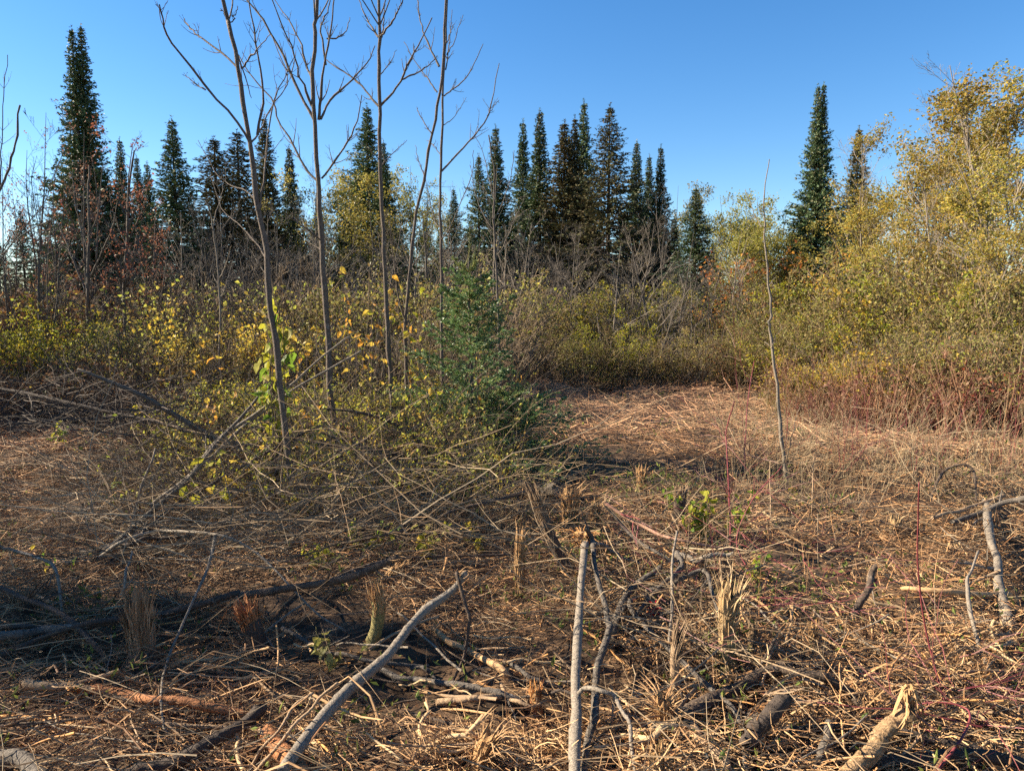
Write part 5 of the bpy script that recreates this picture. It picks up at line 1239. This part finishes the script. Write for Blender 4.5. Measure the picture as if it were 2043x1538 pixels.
# ------------------------------------------------------------------ brush tangle, red canes, leafy shoots
def brush(name, label, boxes, m, n, L, R, seed, ang=None, lift=(.05, .6), Mn=7, kids=4):
    r = np.random.default_rng(seed); mb = MB()
    for (x0, x1, y0, y1, w) in boxes:
        k = int(n * w); P = np.empty((k, Mn, 3)); 
        for i in range(k):
            P[i, 0] = GL(r.uniform(x0, x1), r.uniform(y0, y1), r.uniform(*lift) * (1 if r.random() < .5 else .3))
        a = (r.choice(ang, k) if ang is not None else r.uniform(0, 6.28, k)) + r.normal(size=k) * .35
        e = r.normal(size=k) * .28 + .12
        d = np.stack([np.cos(a) * np.cos(e), np.sin(a) * np.cos(e), np.sin(e)], 1)
        l = r.uniform(L[0], L[1], k)
        for j in range(1, Mn):
            d = d + r.normal(size=(k, 3)) * .16; d /= np.linalg.norm(d, axis=1, keepdims=True)
            P[:, j] = P[:, j - 1] + d * (l / (Mn - 1))[:, None]
        z = hgt(P[:, :, 0], P[:, :, 1]) + .01
        P[:, :, 2] = np.maximum(P[:, :, 2], z)
        Rr = r.uniform(R[0], R[1], k)[:, None] * np.linspace(1, .4, Mn)[None]
        mb.tubes(P, Rr, 3)
        if kids:
            P1, R1 = grow(P, Rr, kids, .1, .95, .35, .7, .03, 4, .1, .6, r, .0012)
            mb.tubes(P1, R1, 3)
    return tag(mb.obj(name, M[m]), label, 'brush', kind='stuff')


brush('brush_tangle', 'tangle of thin dark twigs piled around the fallen sapling', [(300, 1050, 860, 1080, .6), (150, 650, 900, 1120, .4)], 'twig', 900, (.4, 1.3), (.0014, .0038), 1, ang=[2.9, .4, 0.1, 3.3, 1.2], lift=(.05, .75), kids=4, Mn=7)
brush('pale_brush_tangle', 'tangle of thin pale twigs through the pile at left', [(80, 620, 850, 1120, 1)], 'bark_pale', 240, (.3, 1.0), (.0012, .003), 2, ang=[.7, .9, 2.6], lift=(.05, .5), kids=3)
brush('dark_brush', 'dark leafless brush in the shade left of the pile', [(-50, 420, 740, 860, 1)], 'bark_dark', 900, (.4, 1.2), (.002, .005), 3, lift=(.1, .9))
brush('dead_brush_right', 'dead grey and brown twigs tangled in the debris right of the poles', [(1180, 1480, 1000, 1300, .6), (1500, 2040, 850, 1050, .4)], 'twig', 300, (.3, .9), (.002, .0045), 4, lift=(.03, .3))
bpy.data.objects['dead_brush_right'].name = 'dead_brush'
brush('red_twig_tangle', 'crimson dogwood twigs sprawling over the debris right of centre', [(1300, 1650, 1040, 1230, .5), (1380, 1560, 860, 1000, .25), (1850, 2040, 1280, 1460, .25)], 'redcane', 110, (.3, .8), (.0018, .0032), 5, lift=(.03, .25), kids=2)
x, y = np.array([GL(rs.uniform(1680, 2030), rs.uniform(800, 885))[:2] for _ in range(420)]).T
mb = MB(); stalks(mb, x, y, (.35, 1.15), (.0025, .0045), rs, .35, 6, 2, .09)
tag(mb.obj('orange_cane_thicket', M['orangecane']), 'dry orange brown canes bristling upright before the right shrubs', 'canes', kind='stuff')

def arcs(name, label, m, n, box, L, R_, seed, az, kids=4, droop=.11, steep=.9):
    r = np.random.default_rng(seed); mb = MB(); Mn = 10
    P = np.empty((n, Mn, 3))
    for i in range(n): P[i, 0] = GL(r.uniform(box[0], box[1]), r.uniform(box[2], box[3]), -.02)
    a = r.choice(az, n) + r.normal(size=n) * .5; e = steep + r.normal(size=n) * .25
    d = np.stack([np.cos(a) * np.cos(e), np.sin(a) * np.cos(e), np.sin(e)], 1); l = r.uniform(L[0], L[1], n)
    for j in range(1, Mn):
        d = d + r.normal(size=(n, 3)) * .07 + np.array([0, 0, -droop]); d /= np.linalg.norm(d, axis=1, keepdims=True)
        P[:, j] = P[:, j - 1] + d * (l / (Mn - 1))[:, None]
    P[:, :, 2] = np.maximum(P[:, :, 2], hgt(P[:, :, 0], P[:, :, 1]) - .02)
    Rr = r.uniform(R_[0], R_[1], n)[:, None] * np.linspace(1, .35, Mn)[None]
    mb.tubes(P, Rr, 3)
    P1, R1 = grow(P, Rr, kids, .15, .97, .32, .6, .03, 4, .09, .55, r, .0011); mb.tubes(P1, R1, 3)
    P2, R2 = grow(P1, R1, 2, .3, .95, .45, .6, .02, 3, .09, .6, r, .0009); mb.tubes(P2, R2, 3)
    tag(mb.obj(name, M[m]), label, 'brush', kind='stuff')


brush('torn_fibres', 'heaps of torn pale wood fibres strewn over the near ground', [(820, 1360, 1440, 1545, .35), (1480, 2043, 1130, 1360, .35), (1360, 2043, 1360, 1540, .2), (0, 800, 1400, 1540, .1)], 'raw', 3000, (.03, .18), (.0008, .003), 41, lift=(.0, .09), Mn=4, kids=0)
bpy.data.objects['torn_fibres']['category'] = 'wood fibres'
arcs('arching_brush', 'arching dark branches heaped round the ash sapling bases', 'bark_dark', 300, (330, 1000, 880, 985), (.8, 1.9), (.003, .006), 31, [2.7, 3.3, .3, 1.0])
arcs('arching_twigs', 'thin pale arching stems in the heap left of the fir', 'twig', 420, (240, 1010, 880, 1010), (.6, 1.5), (.0018, .0034), 32, [2.4, .6, 3.4, 0])
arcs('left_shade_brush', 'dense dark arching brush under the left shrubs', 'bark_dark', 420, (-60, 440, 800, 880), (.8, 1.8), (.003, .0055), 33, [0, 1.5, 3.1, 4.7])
arcs('red_stem_brush', 'fine red brown stems standing before the right shrubs', 'redcane', 130, (1560, 2060, 850, 960), (.4, 1.1), (.0016, .0028), 34, [0, 1.5, 3.1, 4.7], kids=3, droop=.03, steep=1.3)
arcs('tall_dry_weeds', 'tall dry tan weeds spreading forward from the right bushes', 'dry_grass', 420, (1430, 2060, 830, 980), (.3, .9), (.0014, .0028), 35, [0, 1.5, 3.1, 4.7], kids=4, droop=.05, steep=1.25)
# dry grass, thin stems and small leaves that fill the mound round the ash trunks
rg = np.random.default_rng(1234)
def patch(n, x0, x1, y0, y1): return np.array([GL(rg.uniform(x0, x1), rg.uniform(y0, y1))[:2] for _ in range(n)]).T
mb = MB()
x, y = patch(3200, 200, 1060, 860, 1110); stalks(mb, x, y, (.12, .6), (.0008, .002), rg, .55, 5, 0, .16)
x, y = patch(1800, 0, 420, 880, 1150); stalks(mb, x, y, (.08, .32), (.0008, .0018), rg, .6, 4, 0, .16)
x, y = patch(1500, 1380, 2040, 830, 1010); stalks(mb, x, y, (.08, .35), (.001, .0022), rg, .6, 4, 0, .14)
tag(mb.obj('dry_grass', M['dry_grass']), 'fine dry tan grass and stems through the brush mound and along the right bushes', 'grass', kind='stuff')
mb = MB(); ms_ = MB()
x, y = patch(900, 330, 1040, 850, 1060); P, Pb = stalks(ms_, x, y, (.3, 1.0), (.0014, .003), rg, .5, 7, 4, .12)
for Q, k_ in ((P, 4), (Pb, 2)):
    C, T = on_lines(Q, k_, rg, .2, 1.0); mb.leaves(C, rg.normal(size=C.shape) + np.array([0, 0, -.5]), rg.uniform(.018, .045, len(C)), rg.uniform(.012, .026, len(C)), rg)
tag(ms_.obj('undergrowth_stems', M['twig']), 'thin branching stems rising through the brush mound', 'undergrowth', kind='stuff')
tag(mb.obj('undergrowth_leaves', M['leaf_lime']), 'small yellow green leaves speckled through the brush mound', 'undergrowth', kind='stuff')
CN = [
    ('red_cane', 'tall single dark red cane rising through the right debris', [(1892, 1430, 0), (1865, 1323, .14), (1844, 1232, .32), (1832, 1128, .55), (1832, 1050, .72), (1834, 962, .92)], 2.8, 1.8, 1),
    ('red_cane', 'upright pinkish red cane left of the pale slender sapling, forking into fine twigs', [(1457, 1100, .02), (1456, 1020, .25), (1450, 900, .62), (1450, 860, .74), (1465, 800, .95)], 3.2, 1.8, 7),
    ('red_cane', 'thin brown red cane just right of the forking one', [(1487, 950, .02), (1487, 880, .25), (1492, 800, .5), (1505, 720, .75)], 2, 1.2, 5),
    ('red_cane', 'arching crimson cane at the bottom right corner', [(1865, 1545, .05), (1915, 1481, .12), (1935, 1439, .16), (1927, 1414, .18), (1870, 1402, .16), (1805, 1408, .08)], 4, 2, 4),
    ('red_cane', 'short crimson cane slanting in the leafy shoots', [(1500, 1150, .05), (1470, 1080, .2), (1500, 1000, .4), (1560, 930, .55)], 2.5, 1.5, 4),
    ('dry_stalk', 'thin straw coloured stalk standing left of the tall red cane', [(1536, 1075, .02), (1538, 1000, .2), (1537, 960, .3), (1538, 918, .4)], 2, 1.2, 2),
    ('dry_stalk', 'dry stalk upright in the debris right of the slender sapling', [(1618, 1030, .02), (1622, 970, .18), (1625, 905, .36)], 2, 1.4, 2),
    ('red_cane', 'thin red cane lying level at the right edge', [(1960, 1290, .05), (2000, 1286, .06), (2060, 1290, .06)], 2.5, 2, 1),
]
for nm, lab, pts, a, b, tw in CN:
    lying(nm, 'cane' if 'cane' in nm else 'stalk', lab, pts, a * .65, b * .65, 'redcane' if nm == 'red_cane' else 'raw_old', n=16, twigs=tw, seed=len(lab), k=5, wob=.003, tlen=.28)

LEAFM = {}


def leaf_meshes(m):
    if m not in LEAFM:
        r = np.random.default_rng(8)
        LEAFM[m] = [MB().leaves(np.zeros((1, 3)), np.array([[0, 1.0, 0]]), 1.0, w, np.random.default_rng(i), fold=f, full=True).mesh('leaf', M[m]) for i, (w, f) in enumerate([(.5, .12), (.62, .2), (.42, .25)])]
    return LEAFM[m]


def leafy(name, label, base, pts_list, mats, nleaf, lsize, seed, stemm='bark_olive', cat='plant', droop=.6, rstem=.0025, t0=.25):
    """a leafy plant: stems through photo points at lifts; every leaf a part"""
    r = np.random.default_rng(seed)
    g = base
    root = empty(name, tuple(g), label, cat)
    sm = MB(); PS = []
    for pts in pts_list:
        P = resample([np.asarray(p) - g for p in pts], 8, .004, r); sm.tubes(P, np.linspace(rstem, rstem * .5, 8), 4); PS.append(P)
    sm.obj('stem', M[stemm], root)
    PS = np.array(PS)
    C, T = on_lines(PS, int(math.ceil(nleaf / len(PS))), r, t0, 1.0)
    for i in range(min(nleaf, len(C))):
        me = leaf_meshes(mats[r.integers(len(mats))])
        o = put(me[r.integers(3)], 'leaf', root)
        o.location = C[i] + r.normal(size=3) * lsize * .25
        o.rotation_euler = (-droop + r.normal() * .5, r.normal() * .6, r.uniform(0, 6.28))
        s = lsize * r.uniform(.6, 1.25); o.scale = (s, s, s)
    return root


def fan_stems(px, py, h, n, spread, seed, d=None, lean=0):
    r = np.random.default_rng(seed); g = GL(px, py) if d is None else np.array(at(px, d))
    L = []
    for i in range(n):
        a = r.uniform(0, 6.28); s = abs(r.normal()) * spread; l = h * r.uniform(.6, 1)
        e = g + np.array([cos(a) * s * l + lean * l, sin(a) * s * l, l])
        L.append([g, g + (e - g) * .5 + r.normal(size=3) * .03 * l + np.array([0, 0, .05 * l]), e])
    return g, L


g, L = fan_stems(120, 900, .42, 5, .28, 1)
leafy('weed', 'green leafy weed standing in the shade at left', g, L, ['leaf_green', 'leaf_yg'], 30, .075, 1, droop=1.1)
g, L = fan_stems(235, 1010, .26, 4, .6, 2)
leafy('weed', 'small lime leaved seedling in the debris at left', g, L, ['leaf_green', 'leaf_yg'], 9, .075, 2)
g, L = fan_stems(95, 1150, .22, 4, .8, 3)
leafy('weed', 'low sprig with round yellow green leaves near the left edge', g, L, ['leaf_green', 'leaf_gold'], 12, .045, 3)
for i, (px, py, h, n, sp, ms, nl, ls, lab) in enumerate([
    (1400, 1090, .42, 8, .4, ['leaf_yg', 'leaf_green'], 46, .06, 'clump of lime green leafy shoots behind the red canes'),
    (1470, 1075, .36, 6, .4, ['leaf_yg', 'leaf_green'], 26, .055, 'right hand clump of yellow green shoots at the upright red cane'),
    (1340, 1030, .30, 4, .4, ['leaf_green'], 14, .05, 'green leaved sprig beside the grey frayed stub'),
    (1510, 1170, .22, 5, .6, ['leaf_green', 'leaf_yg'], 16, .05, 'pale green sprig among the crimson twigs'),
    (1575, 1000, .12, 2, .4, ['leaf_yg', 'leaf_orange'], 5, .06, 'yellow leaf cluster at the base of the pale slender sapling'),
    (860, 1130, .30, 8, .5, ['leaf_yg', 'leaf_gold', 'leaf_olive'], 34, .055, 'yellow and green leaved weeds left of the thin split stump'),
    (730, 1110, .26, 8, .6, ['leaf_green', 'leaf_yg', 'leaf_olive'], 36, .05, 'green weeds in front of the pile below the third ash'),
    (640, 1140, .20, 7, .7, ['leaf_olive', 'leaf_yg'], 26, .045, 'low olive weeds in the debris below the first ash'),
    (960, 1110, .25, 5, .6, ['leaf_gold', 'leaf_yg'], 18, .05, 'few yellow leaves behind the thin split stump'),
    (655, 1330, .16, 6, .6, ['leaf_olive'], 14, .06, 'pale sage green tuft left of the snapped curved stem'),
]):
    g, L = fan_stems(px, py, h, n, sp, 40 + i)
    leafy('leafy_weed', lab, g, L, ms, int(nl * 1.7), ls * .95, 60 + i)
# big coloured leaves on thin stems among the ash trunks
r7 = np.random.default_rng(70)
for i, (px, d, y0, sp, n, nl, ms, ls, lab) in enumerate([
    (450, 6.2, 600, .25, 5, 26, ['leaf_gold', 'leaf_orange'], .085, 'tall stem with drooping orange and yellow leaves left of the first ash'),
    (538, 5.25, 540, .09, 10, 110, ['leaf_green', 'leaf_yg', 'leaf_yg', 'leaf_olive'], .095, 'climbing vine of hanging green leaves round the first ash trunk'),
    (610, 6.4, 620, .30, 6, 22, ['leaf_gold', 'leaf_orange'], .075, 'sparse yellow leaved stems between the first two ashes'),
    (700, 7.6, 500, .30, 7, 46, ['leaf_orange', 'leaf_gold', 'leaf_orange'], .085, 'orange leaved cherry like shoots between the second and third ashes'),
    (730, 7.2, 560, .35, 6, 36, ['leaf_gold', 'leaf_orange', 'leaf_yg'], .075, 'yellow and orange leaved shoots in front of the third ash'),
    (840, 7.6, 530, .25, 6, 34, ['leaf_orange', 'leaf_gold', 'leaf_yg'], .08, 'rust and yellow leaved shoots behind the leaning ash'),
    (830, 6.2, 740, .30, 6, 30, ['leaf_gold', 'leaf_yg'], .07, 'bright yellow leaflets in front of the fir at its left'),
    (980, 6.8, 640, .20, 4, 12, ['leaf_orange', 'leaf_russet'], .085, 'few russet leaves hanging at the right side of the fir'),
    (540, 5.3, 740, .45, 12, 90, ['leaf_yg', 'leaf_gold', 'leaf_olive', 'leaf_green', 'leaf_yg'], .055, 'dense yellow green leafy tangle around the lower first ash trunk'),
    (620, 5.5, 760, .45, 12, 80, ['leaf_yg', 'leaf_olive', 'leaf_gold', 'leaf_orange'], .055, 'yellow green leafy tangle right of the first ash trunk'),
    (430, 4.9, 820, .30, 6, 26, ['leaf_gold', 'leaf_yg'], .085, 'cluster of bright yellow leaves at the left end of the pile'),
    (700, 5.6, 820, .50, 10, 60, ['leaf_yg', 'leaf_olive', 'leaf_gold'], .05, 'leafy green weeds growing up through the pile'),
    (600, 5.0, 930, .50, 8, 40, ['leaf_olive', 'leaf_yg'], .05, 'olive leafy weeds low in the middle of the pile'),
    (820, 5.5, 900, .50, 8, 44, ['leaf_olive', 'leaf_yg', 'leaf_gold'], .05, 'leafy weeds in the pile left of the fir'),
    (1000, 5.6, 880, .30, 4, 12, ['leaf_yg', 'leaf_gold'], .05, 'few green leaves above the thick end of the fallen sapling'),
]):
    H = top_h(y0, d)
    g, L = fan_stems(px, 0, max(.3, H), n, sp, 90 + i, d=d)
    leafy('leafy_sapling', lab, g, L, ms, nl, ls, 110 + i, stemm='bark_ash', droop=1.0, rstem=.004, t0=.45 if y0 < 700 else .3)
# bright crimson sprig
_rr = np.random.default_rng(4); _c = GL(1306, 1212, .12); _m = MB()
P = np.repeat(np.zeros((1, 4, 3)), 26, 0)
for i in range(26):
    dvec = _rr.normal(size=3) + np.array([0, 0, -.5]); dvec /= np.linalg.norm(dvec)
    P[i] = resample([(0, 0, 0), dvec * .03 + _rr.normal(size=3) * .006, dvec * .06 + np.array([0, 0, -.015])], 4)
_m.tubes(P, np.ones((26, 1)) * np.array([.003, .003, .002, .001])[None], 4)
M['crimson'] = mat('crimson', [(.50, .01, .03), (.62, .02, .06)], rough=.5, transl=.2)
tag(_m.obj('crimson_sprig', M['crimson'], None, tuple(_c)), 'small bright crimson sprig hanging among the grey branches right of the poles', 'sprig')
